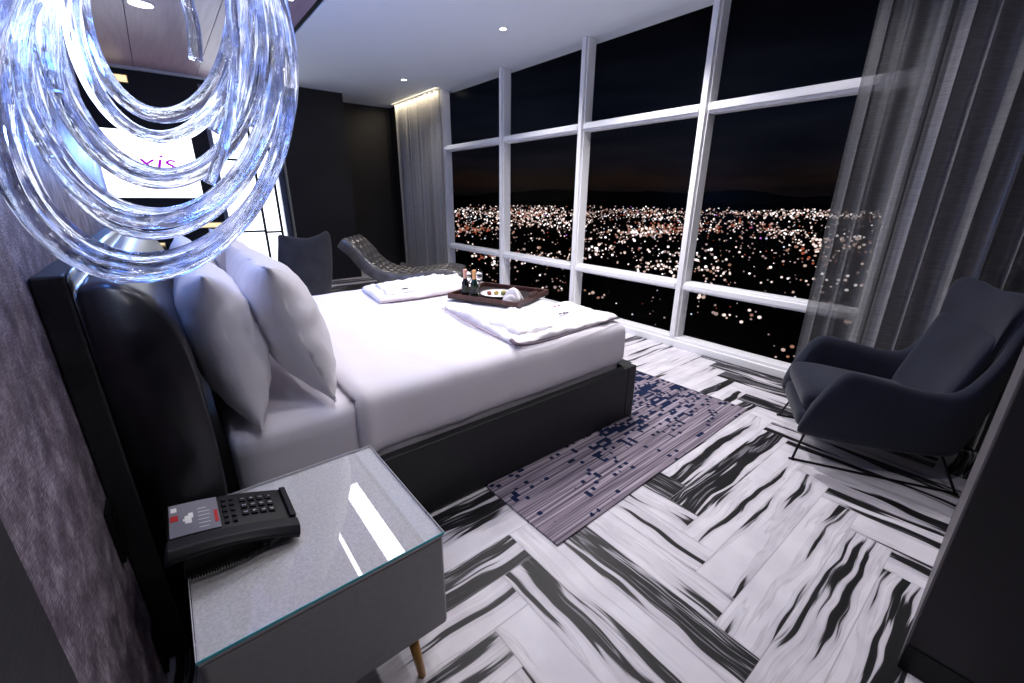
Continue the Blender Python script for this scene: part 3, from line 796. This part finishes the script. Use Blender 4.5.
def flute(x, y, label):
    o = obj('champagne_flute', lathe(bmesh.new(), [(0, 0), (.030, 0), (.030, .003), (.005, .006), (.004, .07), (.012, .085), (.024, .11), (.027, .15), (.023, .20), (.0215, .20), (.0255, .15), (.0225, .112), (.010, .088), (0, .084)], seg=20), M['wine_glass'], smooth=True, loc=on_tray(x, y))
    tag(o, label, 'glass', 'champagne flutes behind the bottles')
flute(1.80, 2.80, 'clear champagne flute standing left behind the bottles')
flute(1.88, 2.76, 'clear champagne flute standing right behind the bottles')
pl = obj('dinner_plate', lathe(bmesh.new(), [(0, .004), (.07, .004), (.072, .0), (.078, .0), (.082, .005), (.105, .010), (.135, .020), (.136, .022), (.105, .015), (.08, .0085), (0, .0075)], seg=40), M['china'], smooth=True, loc=on_tray(1.935, 2.59))
tag(pl, 'white round plate of canapes on the serving tray', 'plate')
for i, (dx, dy, m1) in enumerate(((-.055, .035, 'food_red'), (-.01, .005, 'food_gold'), (.02, -.04, 'food_green'), (.05, -.012, 'food_gold'), (.045, -.065, 'food_green'))):
    x, y, z = on_tray(1.935 + dx, 2.59 + dy)
    bm = bmesh.new(); bmesh.ops.create_icosphere(bm, subdivisions=3, radius=.019)
    for v in bm.verts: v.co = v.co * (1 + .25 * noise.noise(v.co * 60 + Vector((i, 0, 0)))); v.co.z *= .8
    f = obj('canape', bm, M[m1], smooth=True, loc=(x, y, z + .0235))
    tag(f, ['reddish canape at the left end of the plate', 'golden canape next to the reddish one', 'green canape at the plate middle', 'golden canape toward the back right of the plate', 'green canape at the napkin end of the plate'][i], 'canape', 'canapes on the white plate')
def napkin():
    # crumpled, pleated cloth napkin gathered into peaks
    bm = bmesh.new(); nu, nv = 44, 26; T = {}; Bt = {}
    for i in range(nu + 1):
        for j in range(nv + 1):
            u = -1 + 2 * i / nu; v = -1 + 2 * j / nv
            x = .088 * u + .012 * v * v * math.sin(5 * u); y = .060 * v * (1 - .25 * abs(u)) + .010 * math.sin(6 * u)
            e_ = max(0, 1 - abs(u) ** 2.5) ** .6 * max(0, 1 - abs(v) ** 2.2) ** .6
            pleat = abs(((u * 2.6 + .5 * v + 10) % 1) * 2 - 1)
            peak = .62 + .38 * math.exp(-((u + .35) / .3) ** 2) + .28 * math.exp(-((u - .35) / .25) ** 2)
            h = .115 * e_ * peak * (.62 + .38 * pleat) + .004 * noise.noise(Vector((x * 40, y * 40, 3))) * e_
            T[i, j] = bm.verts.new((x, y, max(h, 0) + .002))
            Bt[i, j] = T[i, j] if i in (0, nu) or j in (0, nv) else bm.verts.new((x, y, .0005))
    for i in range(nu):
        for j in range(nv):
            bm.faces.new((T[i, j], T[i + 1, j], T[i + 1, j + 1], T[i, j + 1]))
            bm.faces.new((Bt[i, j], Bt[i, j + 1], Bt[i + 1, j + 1], Bt[i + 1, j]))
    o = obj('napkin', bm, M['robe'], smooth=True)
    x, y, z = on_tray(1.905, 2.365); o.location = (x, y, z); o.rotation_euler = (0, 0, math.radians(20))
    tag(o, 'white napkin folded into peaks at the right end of the tray', 'napkin')
napkin()

# ================================================================== NIGHTSTAND AND PHONE
def make_nightstand():
    x0, x1, y0, y1, zt, zb = -.120, .452, .868, 1.425, .55, .20
    cx, cy = (x0 + x1) / 2, (y0 + y1) / 2
    t = thing('nightstand', 'grey leather nightstand with a glass top beside the bed', 'nightstand', (cx, cy, 0))
    a, b = (x1 - x0) / 2, (y1 - y0) / 2
    obj('body', B(-a, a, -b, b, zb, zt - .018), M['ns_side'], t, bevel=.012)
    obj('top_panel', B(-a + .004, a - .004, -b + .004, b - .004, zt - .018, zt - .009), M['shagreen'], t)
    bm = bmesh.new()
    for (p0, p1, q0, q1) in ((-a, a, -b, -b + .004), (-a, a, b - .004, b), (-a, -a + .004, -b + .004, b - .004), (a - .004, a, -b + .004, b - .004)):
        box(bm, p0, p1, q0, q1, zt - .018, zt - .0085)
    obj('top_edging', bm, M['silver_lip'], t)
    g = obj('glass_top', B(-a - .001, a + .001, -b - .001, b + .001, zt - .0083, zt - .0003), M['top_glass'], t)
    bm = bmesh.new(); e_ = .0013
    for (p0, p1, q0, q1) in ((-a - .002, a + .002, -b - .0024, -b - .0012), (-a - .002, a + .002, b + .0012, b + .0024), (-a - .0024, -a - .0012, -b - .001, b + .001), (a + .0012, a + .0024, -b - .001, b + .001)):
        box(bm, p0, p1, q0, q1, zt - .0083, zt - .0003)
    ge = obj('glass_edge', bm, [M['teal_edge'], M['silver_lip']], t).data
    for i, p in enumerate(ge.polygons): p.material_index = 0 if p.center.y < -b else 1
    for sx, sy in ((1, -1), (1, 1), (-1, 1), (-1, -1)):
        px, py = sx * (a - .105), sy * (b - .045)
        obj('leg', tube(bmesh.new(), [(px, py, zb - .001), (px + sx * .02, py + sy * .01, .0)], [.017, .012], 14), M['leg_gold'], t, smooth=True)
make_nightstand()

def make_phone():
    # local: x along length (raised label end -> keypad end), y across, z up; the whole set is tilted on its stand
    TA = math.radians(15.2); Lh, Wd = .143, .106; PZ = .5515 + Lh * math.sin(TA)
    t = thing('desk_telephone', 'black hotel telephone with keypad on the nightstand', 'telephone', (-.010, 1.197, PZ), 0)
    t.rotation_euler = (0, TA, 0)
    def level(x, dz): return (.5515 + dz - PZ + x * math.sin(TA)) / math.cos(TA)      # local z of a point dz above the table
    def topz(x): s = x / Lh; return .034 + .010 * (1 - s * s)
    bm = bmesh.new(); n = 20; rows = []
    for i in range(n + 1):
        x = -Lh + 2 * Lh * i / n; z = topz(x)
        rows.append([bm.verts.new(p) for p in ((x, -Wd + .05, .004), (x, -Wd + .05, z - .008), (x, -Wd + .058, z - .004), (x, Wd - .006, z - .002), (x, Wd, z - .010), (x, Wd - .012, .004))])
    for a, b in zip(rows, rows[1:]):
        for k in range(6): bm.faces.new((a[k], a[(k + 1) % 6], b[(k + 1) % 6], b[k]))
    bm.faces.new(rows[0][::-1]); bm.faces.new(rows[-1])
    body = obj('phone_body', bm, M['black'], t, bevel=.003)
    # stand under it
    bm = bmesh.new(); vs = []
    for x in (-.105, .06):
        for y in (-Wd + .03, Wd - .02): vs.append((bm.verts.new((x, y, level(x, 0))), bm.verts.new((x, y, .0038))))
    (a0, a1), (b0, b1), (c0, c1), (d0, d1) = vs
    for f in ((a0, b0, d0, c0), (a1, c1, d1, b1), (a0, a1, b1, b0), (c0, d0, d1, c1), (a0, c0, c1, a1), (b0, b1, d1, d0)): bm.faces.new(f)
    obj('phone_stand', bm, M['black'], t)
    obj('foot', B(Lh - .02, Lh - .004, -Wd + .06, Wd - .02, .0015, .004), M['black'], t)
    # handset: long arched bar on the near side
    bm = bmesh.new(); rows = []
    for i in range(n + 1):
        x = -Lh - .004 + (2 * Lh + .004) * i / n; s = x / Lh; z = topz(max(-Lh, min(Lh, x))) + .002; th = .024 + .012 * s * s
        rows.append([bm.verts.new(p) for p in ((x, -Wd, z - th), (x, -Wd - .004, z - th * .55), (x, -Wd + .004, z - .008), (x, -Wd + .012, z), (x, -Wd + .046, z + .002), (x, -Wd + .048, z - .006), (x, -Wd + .048, z - th))])
    for a, b in zip(rows, rows[1:]):
        for k in range(7): bm.faces.new((a[k], a[(k + 1) % 7], b[(k + 1) % 7], b[k]))
    bm.faces.new(rows[0][::-1]); bm.faces.new(rows[-1])
    obj('handset', bm, M['charcoal_plastic'], t, bevel=.004)
    # end ridge
    obj('end_ridge', B(Lh - .018, Lh - .002, -Wd + .052, Wd - .008, topz(Lh - .01) - .004, topz(Lh - .01) + .008), M['charcoal_plastic'], t, bevel=.003)
    # surface helper: a sloped patch that follows the arch
    def patch_(x0, x1, y0, y1, h0, h1, m=6):
        b_ = bmesh.new(); rws = []
        for i in range(m + 1):
            x = x0 + (x1 - x0) * i / m; z = topz(x) - .002
            rws.append([b_.verts.new(p) for p in ((x, y0, z + h0), (x, y1, z + h0), (x, y1, z + h1), (x, y0, z + h1))])
        for a, b in zip(rws, rws[1:]):
            for k in range(4): b_.faces.new((a[k], a[(k + 1) % 4], b[(k + 1) % 4], b[k]))
        b_.faces.new(rws[0][::-1]); b_.faces.new(rws[-1]); return b_
    fp = obj('face_plate', patch_(-Lh + .004, -.035, -Wd + .060, Wd - .008, .0, .0015), mat('label_card', (.20, .20, .24), .4), t)
    obj('logo', patch_(-Lh + .008, -Lh + .020, .062, .082, .0016, .0022), M['paper'], fp)
    obj('logo', patch_(-Lh + .006, -Lh + .022, .020, .045, .0016, .0022), M['red'], fp)
    bm = patch_(-.108, -.094, .0, .034, .0016, .0022)
    for q in (patch_(-.112, -.102, .012, .022, .0016, .0023), patch_(-.100, -.090, .022, .044, .0016, .0023)):
        me_ = bpy.data.meshes.new('x'); q.to_mesh(me_); q.free(); bm.from_mesh(me_); bpy.data.meshes.remove(me_)
    obj('logo', bm, M['paper'], fp)
    rs = random.Random(3)
    for r_ in range(6):
        bm = patch_(-.080 + .0, -.080 + rs.uniform(.018, .030), -.030 + r_ * .017, -.027 + r_ * .017, .0016, .0021)
        obj('label_text', bm, M['key_white'], fp)
    obj('red_strip', patch_(-.046, -.038, -.02, .035, .0016, .0022), M['red'], fp)
    for r_ in range(5):
        for c_ in range(2):
            x = -.026 + c_ * .018; y = -.036 + r_ * .026
            obj('function_key', patch_(x, x + .010, y, y + .014, .0, .004, 1), M['charcoal_plastic'], t)
    k = 0
    chars = ['7', '8', '9', '4', '5', '6', '1', '2', '3', '*', '0', '#']
    glyph = ['1', '2', '3', '4', '5', '6', '7', '8', '9', '*', '0', '#']
    for r_ in range(4):
        for c_ in range(3):
            x = .016 + r_ * .0215; y = .052 - c_ * .033
            kk = obj('number_key', patch_(x, x + .015, y, y + .022, .0, .004, 1), M['charcoal_plastic'], t)
            tm = text_mesh(glyph[k], .013, .0002)
            bmesh.ops.rotate(tm, cent=(0, 0, 0), matrix=Matrix.Rotation(-PI / 2, 3, 'Z'), verts=tm.verts[:])
            bmesh.ops.rotate(tm, cent=(0, 0, 0), matrix=Matrix.Rotation(math.atan(2 * .010 * x / Lh / Lh), 3, 'Y'), verts=tm.verts[:])
            obj('key_digit', shift(tm, (x + .0075, y + .011, topz(x + .0075) + .0026)), M['key_white'], kk)
            k += 1
    # coiled cord under the handset
    pts = []
    for i in range(240):
        s = i / 239; a = s * 2 * PI * 30
        c_ = Vector((-.095 + .17 * s, -.088 - .010 * math.sin(s * PI), 0)); c_.z = level(c_.x, .008); pts.append(c_ + Vector((0, math.cos(a) * .0055, math.sin(a) * .0055)))
    obj('cord', tube(bmesh.new(), pts, .0014, 6), M['black'], t, smooth=True)
make_phone()

# ---- wall plates by the headboard
def wall_plate(y0, y1, z0, z1, label, nb):
    t = thing('switch_plate', label, 'switch', (HX, (y0 + y1) / 2, (z0 + z1) / 2))
    a, b = (y1 - y0) / 2, (z1 - z0) / 2
    obj('plate', B(.0005, .012, -a, a, -b, b), M['black'], t, bevel=.002)
    for i in range(nb):
        z = -b + .015 + (2 * b - .03) * i / nb
        obj('button', B(.012, .016, -a * .6, a * .6, z + .002, z + (2 * b - .03) / nb - .002), M['black_gloss'], t, bevel=.001)
wall_plate(1.365, 1.445, .49, .655, 'black control plate with buttons on the mauve wall above the nightstand', 4)
wall_plate(1.385, 1.446, .03, .19, 'lower black outlet plate on the mauve wall beside the headboard', 2)

# ================================================================== RUG
rg = bmesh.new()
rot = math.radians(1.6)
box(rg, -.985, .985, -.56, .56, 0, .009)
ro = obj('area_rug', rg, M['rug']); ro.location = (2.045, 1.60, .0005); ro.rotation_euler = (0, 0, rot)
tag(ro, 'mauve and navy striped rug partly under the bed', 'rug')

# ================================================================== ARMCHAIRS
def shell_chair(name, label, mt, legm, top_lift=0.0, back_h=1.03, group=None):
    """local: +x = backwards, y = sideways, origin on the floor under the front edge"""
    t = thing(name, label, 'armchair', group=group)
    # station list: angle-free path from near arm front round the back to the far arm front
    st = [  # (bx_top, y_top, z_top, bx_bot, y_bot, z_bot, thickness)
        (.06, -.37, .535, -.05, -.34, .20, .075), (.13, -.385, .590, .06, -.345, .185, .085), (.30, -.385, .565, .25, -.335, .18, .085),
        (.46, -.38, .540, .40, -.32, .18, .085), (.565, -.378, .565, .50, -.31, .18, .085), (.635, -.378, .70, .58, -.30, .185, .08), (.685, -.375, .88, .64, -.28, .185, .075),
        (.72, -.345, back_h - .02 + top_lift, .68, -.25, .19, .08), (.755, -.20, back_h + top_lift * .2, .72, -.14, .19, .09), (.765, 0, back_h - .02, .73, 0, .19, .09)]
    st = st + [(a, -b, c, d, -e_, f, g) for a, b, c, d, e_, f, g in st[-2::-1]]
    A = catmull([s[:3] for s in st], 4); Bt = catmull([s[3:6] for s in st], 4); TH = [p.x for p in catmull([(s[6], 0, 0) for s in st], 4)]
    n = len(A); bm = bmesh.new(); rows = []
    for i in range(n):
        p, q, th = A[i], Bt[i], TH[i]
        d = (A[min(i + 1, n - 1)] - A[max(i - 1, 0)]); d.z = 0; d.normalize(); inn = Vector((-d.y, d.x, 0)) * 1.0
        c = Vector((.34, 0, 0)) - Vector((p.x, p.y, 0))
        if inn.dot(c) < 0: inn = -inn
        row = []
        bulge = inn * -.018
        for f_, off in ((0, 0), (.12, -.010), (.35, -.020), (.65, -.018), (.88, -.004)):
            row.append(q.lerp(p, f_) + inn * off)
        row += [p + inn * .010, p + inn * th * .5 + Vector((0, 0, .022)), p + inn * (th - .012)]
        for f_, off in ((.88, 1), (.55, 1), (.25, .95), (.0, .8)):
            row.append(q.lerp(p, f_) + inn * th * off)
        rows.append([bm.verts.new(v) for v in row])
    m = len(rows[0])
    for a, b in zip(rows, rows[1:]):
        for k in range(m): bm.faces.new((a[k], a[(k + 1) % m], b[(k + 1) % m], b[k]))
    for r_, rev in ((rows[0], 1), (rows[-1], 0)):
        c = sum((v.co for v in r_), Vector()) / m; cv = bm.verts.new(c + Vector((-.03, 0, .0)))
        for k in range(m):
            f = (r_[k], r_[(k + 1) % m], cv); bm.faces.new(f[::-1] if rev else f)
    obj('shell', bm, mt, t, smooth=True, sub=1)
    # under-seat pan
    obj('seat_base', softbox(-.035, .56, -.275, .275, .185, .31, .045, (10, 10, 4)), mt, t, smooth=True, sub=1)
    sc = softbox(-.03, .60, -.285, .285, .31, .435, .05, (16, 14, 6), crown=.018)
    for v in sc.verts:
        v.co.z -= .05 * max(0, v.co.x - .1) / .5
    obj('seat_cushion', sc, mt, t, smooth=True, sub=1)
    # inner back cushion leaning back
    bc = softbox(-.015, .055, -.29, .29, .0, .50, .035, (6, 14, 12))
    for v in bc.verts:
        z = v.co.z; v.co.x += .54 + z * .27 + .03 * (abs(v.co.y) / .27) ** 2 * -1; v.co.z = .36 + z * .98
    obj('back_cushion', bc, mt, t, smooth=True, sub=1)
    # sled legs of thin bent rod
    for s in (-1, 1):
        y = s * .29; yy = s * .24
        pts = [(.03, yy, .19), (-.015, y, .012), (.0, y, .008), (.02, y, .0065), (.66, y, .0065), (.70, y, .0065), (.705, y, .014), (.62, yy, .20)]
        obj('sled_leg', tube(bmesh.new(), catmull(pts, 3), .0065, 8), legm, t, smooth=True)
    return t
ch = shell_chair('armchair', 'navy velvet armchair on thin sled legs by the curtain', M['velvet'], M['black'])
ch.location = (2.885, .745, 0); ch.rotation_euler = (0, 0, math.atan2(-.893, .45))
ch2 = shell_chair('wing_chair', 'dark wing-back chair seen from behind beyond the bed', M['velvet_black'], M['black'], top_lift=.06, back_h=.97)
ch2['category'] = 'armchair'
ch2.location = (1.02, 6.2, 0); ch2.rotation_euler = (0, 0, math.radians(-66))

# ================================================================== CHAISE
def chaise():
    t = thing('chaise_longue', 'curved grey tufted leather chaise by the far window', 'chaise', (2.20, 6.5, 0), math.radians(-38))
    prof = catmull([(-.06, .86, 0), (.10, .72, 0), (.28, .50, 0), (.50, .37, 0), (.80, .33, 0), (1.10, .37, 0), (1.38, .40, 0), (1.62, .36, 0)], 8)
    n = len(prof); w = .36; nv = 28; th = .14
    bm = bmesh.new(); T = []; Bo = []
    L = [0]
    for i in range(1, n): L.append(L[-1] + (prof[i] - prof[i - 1]).length)
    for i in range(n):
        a = prof[max(i - 1, 0)]; b = prof[min(i + 1, n - 1)]; d = (b - a).normalized(); nr = Vector((-d.y, d.x, 0))
        rt = []; rb = []
        for j in range(nv + 1):
            v = -w + 2 * w * j / nv
            # diamond tufting: rows of dimples
            s, q = L[i] / .20, v / .18
            def dim(s, q):
                d_ = 0
                for off in (0, .5):
                    ds = (s + off) - round(s + off); dq = (q + off) - round(q + off)
                    d_ = max(d_, math.exp(-(ds * ds + dq * dq) / .030))
                return d_
            e_ = min(1, (w - abs(v)) / .05, (L[i] + .01) / .05, (L[-1] - L[i] + .01) / .05); pr = math.sqrt(max(0, 1 - (1 - max(0, e_)) ** 2))
            h = .055 * pr - .045 * dim(s, q) * pr - .008 * pr * abs(math.sin(PI * (s + q))) ** 8 * 0
            p = prof[i] + nr * h
            rt.append(bm.verts.new((p.x, v, p.y)))
            pb = prof[i] - nr * th * (.55 + .45 * min(1, (w - abs(v)) / .03 + .2))
            rb.append(bm.verts.new((pb.x, v * .985, pb.y)))
        T.append(rt); Bo.append(rb)
    for i in range(n - 1):
        for j in range(nv):
            bm.faces.new((T[i][j], T[i][j + 1], T[i + 1][j + 1], T[i + 1][j])); bm.faces.new((Bo[i][j], Bo[i + 1][j], Bo[i + 1][j + 1], Bo[i][j + 1]))
        for j in (0, nv): bm.faces.new((T[i][j], T[i + 1][j], Bo[i + 1][j], Bo[i][j]))
    for i in (0, n - 1):
        for j in range(nv): bm.faces.new((T[i][j], T[i][j + 1], Bo[i][j + 1], Bo[i][j]))
    obj('tufted_seat', bm, M['chaise'], t, smooth=True, sub=1)
    obj('base', softbox(.26, 1.45, -.22, .22, .075, .19, .02, (10, 6, 4)), M['black'], t, smooth=True)
    obj('foot', B(.22, .55, -.26, .22, 0, .075), M['white_frame'], t, bevel=.006)
    obj('foot', B(.56, 1.25, -.26, -.20, 0, .075), M['brass'], t, bevel=.006)
    obj('foot', B(1.26, 1.42, -.24, .22, 0, .075), M['brass'], t, bevel=.006)
chaise()

# ================================================================== CURTAINS
def curtain(name, label, m, ya, yb, x, z0, z1, folds, amp, seed, group=None, nz_=14, gather=1.0):
    bm = bmesh.new(); n = int(abs(yb - ya) / .008)
    def f(i, j):
        s = i; z = z0 + (z1 - z0) * j
        y = ya + (yb - ya) * s
        ph = folds * 2 * PI * (s + .05 * noise.noise(Vector((s * 5, seed, 0)))) + .35 * noise.noise(Vector((s * 9, z * .35, seed)))
        a = amp * (.75 + .4 * noise.noise(Vector((s * 6, seed + 3, z * .2))))
        return Vector((x + a * math.sin(ph) + .3 * a * math.sin(2.3 * ph + 1), y + .35 * amp * math.cos(ph) * gather, z))
    grid_surface(bm, f, n, nz_)
    t = thing(name, label, 'curtain', (x, (ya + yb) / 2, z0), group=group)
    obj('cloth', shift(bm, (-x, -(ya + yb) / 2, -z0)), m, t, smooth=True)
    obj('curtain_track', B(-.012, .012, -abs(yb - ya) / 2 - .02, abs(yb - ya) / 2 + .02, z1 - z0 + .004, CZ - z0), M['white_frame'], t)
curtain('sheer_curtain', 'see-through grey sheer curtain at the right end of the window', M['sheer'], 1.03, -.20, 3.70, .015, 3.02, 11, .030, 1)
curtain('drape', 'heavy silvery grey drape gathered behind the navy armchair', M['drape'], .63, -.70, 3.60, .015, 3.02, 12, .05, 5)
curtain('drape', 'grey drape hanging in the far corner beside the chaise', M['far_drape'], 8.28, 6.60, 3.81, .015, 3.03, 13, .042, 9)
tag(obj('curtain_light_strip', B(3.756, 3.763, 6.60, 8.3, CZ - .006, CZ - .0005), M['warm_led']), 'warm lit strip on the ceiling above the far drape', 'light')
light('curtain_strip_lamp', 'AREA', (3.745, 7.4, CZ - .02), 9, (1, .86, .62), 1.7, (3.81, 7.4, 2.2), size_y=.015)

# ================================================================== TV, SCONCES, DOWNLIGHTS
def tv():
    t = thing('television', 'white lit television screen with magenta lettering on the black wall', 'television', (-.22, 8.3, 1.40))
    a = .80
    obj('tv_body', B(-a - .01, a + .01, -.055, -.001, -.01, .885), M['black_gloss'], t, bevel=.004)
    sc = obj('screen', B(-a, a, -.058, -.0555, .0, .875), M['screen'], t)
    tm = text_mesh('xis', .40, .001, .25)
    bmesh.ops.rotate(tm, cent=(0, 0, 0), matrix=Matrix.Rotation(PI / 2, 3, 'X'), verts=tm.verts[:])
    bmesh.ops.scale(tm, vec=(1.0, 1, .75), verts=tm.verts[:])
    obj('screen_text', shift(tm, (.32, -.0605, .47)), M['magenta'], sc)
tv()
for i, (x0, x1, z0, z1, lab) in enumerate(((-.26, .02, 2.86, 2.94, 'upper left small warm lit wall sconce above the television'), (.30, .79, .965, 1.03, 'wide warm lit shelf slot below the television'), (-.13, -.02, .67, .76, 'small warm lit slot low on the black wall'))):
    t = thing('wall_sconce', lab, 'sconce', ((x0 + x1) / 2, 8.3, z0), group='warm lit slots on the black wall')
    a = (x1 - x0) / 2
    obj('housing', B(-a - .01, a + .01, -.03, -.001, -.01, z1 - z0 + .01), M['brass'], t)
    obj('diffuser', B(-a, a, -.034, -.0301, 0, z1 - z0), M['warm_glow'], t)
# desk under the television, mostly hidden
def desk():
    t = thing('desk', 'black desk along the wall under the television', 'desk', (.1, 7.95, 0))
    obj('desk_top', B(-1.2, .65, -.28, .34, .70, .74), M['black_gloss'], t, bevel=.004)
    for x in (-1.15, .58): obj('desk_leg', B(x, x + .04, -.26, .32, 0, .70), M['black'], t)
desk()
DLAB = {0: 'round recessed ceiling downlight nearest the camera, high over the window side', 1: 'small round recessed ceiling downlight in front of the far drape', 2: 'bright round ceiling downlight seen through the chandelier'}
for i in range(3):
    x, y = DOWN[i]; r = (.035, .04, .09)[i]
    t = thing('ceiling_downlight', DLAB[i], 'ceiling light', (x, y, CZ), group='recessed ceiling downlights')
    obj('trim_ring', lathe(bmesh.new(), [(r, -.001), (r + .012, -.001), (r + .012, -.006), (r, -.010), (r, -.001)], seg=28), M['white_frame'], t, smooth=True)
    obj('lamp', lathe(bmesh.new(), [(0, -.004), (r * .98, -.004), (r * .98, -.0015), (0, -.0015)], seg=28), M['lamp_glow'], t)

M['strip_led'] = mat('strip_led', (1, 1, 1), .3, emit=(1, .97, 1), estr=4.5)
for x0, x1, y0, y1, lab in ((1.09, 1.27, 2.9, 4.66, 'broad recessed linear light in the panelled ceiling, seen mirrored in the nightstand glass'), (.80, .835, 2.9, 4.36, 'narrow recessed linear light running beside the broad one, mirrored in the glass'), (.42, .80, 4.29, 4.36, 'short narrow linear light turning the corner, mirrored in the nightstand glass')):
    tag(obj('ceiling_light_strip', B(x0, x1, y0, y1, CZ - .006, CZ - .0005), M['strip_led']), lab, 'ceiling light', 'linear lights in the panelled ceiling')
# ================================================================== CHANDELIER
def chandelier():
    cx, cy, cz = .035, 1.32, 1.70
    t = thing('chandelier', 'large pendant chandelier of looping lit glass rods over the nightstand', 'chandelier', (cx, cy, cz))
    def on_y(u, v, y):
        r_ = RM @ _d(u, v); return Vector((0, 0, CAM_H)) + r_ * (y / r_.y)
    rs = random.Random(11)
    flute_prof = [1, .93, 1, .93, 1, .93, 1, .93, 1, .93, 1, .93]
    cnt = [0]
    def rod(P, r, closed=True, n=10):
        bm = bmesh.new(); P = [Vector(p) - Vector((cx, cy, cz)) for p in P]
        tube(bm, catmull(P, n, closed), r, 12, closed, uv=True, prof=flute_prof, uoff=rs.uniform(0, 40))
        cnt[0] += 1
        return obj('glass_loop' if closed else 'glass_rod', bm, M['crystal'], t, smooth=True)
    def loop(u0, v0, a, b, tilt, y, dy, r, seed=0, egg=.0):
        """ellipse given by its apparent centre/size as seen in a vertical plane y, swung in depth by dy"""
        P = []
        for k in range(20):
            w = 2 * PI * k / 20
            ex, ey = a * math.cos(w), b * math.sin(w)
            ex *= 1 + egg * math.sin(w)
            uu = u0 + ex * math.cos(tilt) - ey * math.sin(tilt); vv = v0 + ex * math.sin(tilt) + ey * math.cos(tilt)
            P.append(on_y(uu, vv, y + dy * math.cos(w + seed) + .02 * math.sin(3 * w + seed)))
        return rod(P, r)
    # main loops (centre u, v, half width, half height, tilt, depth)
    def ring(L_, R_, bot, top, tilt, y, dy, r, seed):
        loop((L_ + R_) / 2, (bot + top) / 2, (R_ - L_) / 2, (bot - top) / 2, tilt, y, dy, r, seed)
    ring(-12, 291, 276, -110, .03, 1.30, .06, .0165, 0)
    ring(-6, 287, 268, -120, -.04, 1.40, .08, .0150, 1.5)
    ring(14, 293, 258, -90, .12, 1.48, .06, .0140, 2.6)
    ring(20, 276, 222, -130, -.06, 1.26, .08, .0175, 3.3)
    ring(28, 270, 214, -120, -.12, 1.42, .06, .0150, 4.1)
    ring(40, 282, 236, -100, .10, 1.50, .05, .0120, 5.1)
    ring(44, 262, 183, -140, -.10, 1.34, .08, .0165, 5.0)
    ring(54, 252, 174, -130, -.16, 1.46, .06, .0125, .9)
    ring(70, 240, 138, -140, -.08, 1.28, .06, .0150, .7)
    ring(80, 233, 116, -130, -.10, 1.40, .05, .0165, 1.9)
    # flank bundles: rods packed on both sides
    def arc(side, ext, b, v0, w0, w1, y, r):
        P = []
        for i in range(9):
            w = w0 + (w1 - w0) * i / 8
            P.append(on_y(150 + side * ext * math.cos(w) + rs.uniform(-2, 2), v0 + b * math.sin(w), y + .03 * math.sin(2 * w + r * 400)))
        m_ = 8 * 8 + 1
        return rod(P, [r * (1 + .16 * noise.noise(Vector((i * .45, r * 900, ext)))) for i in range(m_)], False, 8)
    for k in range(12):
        ext = rs.uniform(84, 138)
        arc(1, ext, rs.uniform(120, 190), rs.uniform(0, 70), -1.25, rs.uniform(.05, .85), 1.24 + rs.uniform(0, .28), rs.uniform(.008, .0145))
    for k in range(11):
        ext = rs.uniform(80, 168)
        arc(-1, ext, rs.uniform(120, 190), rs.uniform(0, 60), -1.2, rs.uniform(-.05, .8), 1.24 + rs.uniform(0, .28), rs.uniform(.009, .016))
    # the single rod whose cut end hangs inside the ring
    rod([on_y(172, -60, 1.33), on_y(183, -12, 1.33), on_y(193, 24, 1.33), on_y(196, 60, 1.33)], .0135, False, 10)
    # hanging cables and canopy
    topz = CZ - cz
    for dx in (-.13, .0, .13):
        obj('suspension_cable', tube(bmesh.new(), [(dx, 0, .38), (dx * .5, 0, topz - .03)], .0015, 6), M['white_frame'], t)
    obj('canopy', lathe(bmesh.new(), [(0, topz - .035), (.12, topz - .035), (.13, topz - .03), (.13, topz - .001), (0, topz - .001)], seg=32), M['white_frame'], t, smooth=False)
    light('chandelier_lamp', 'POINT', (.04, 1.34, 1.72), 4, (.62, .72, 1.0), .10)
    light('pendant_lamp', 'POINT', (-.02, 4.15, 1.72), 40, (.16, .36, 1.0), .05)
    light('chandelier_lamp', 'POINT', (-.08, 1.75, 1.80), 5, (.10, .28, 1.0), .05)  # added blue lamp outside the loops, tints the headboard top
chandelier()
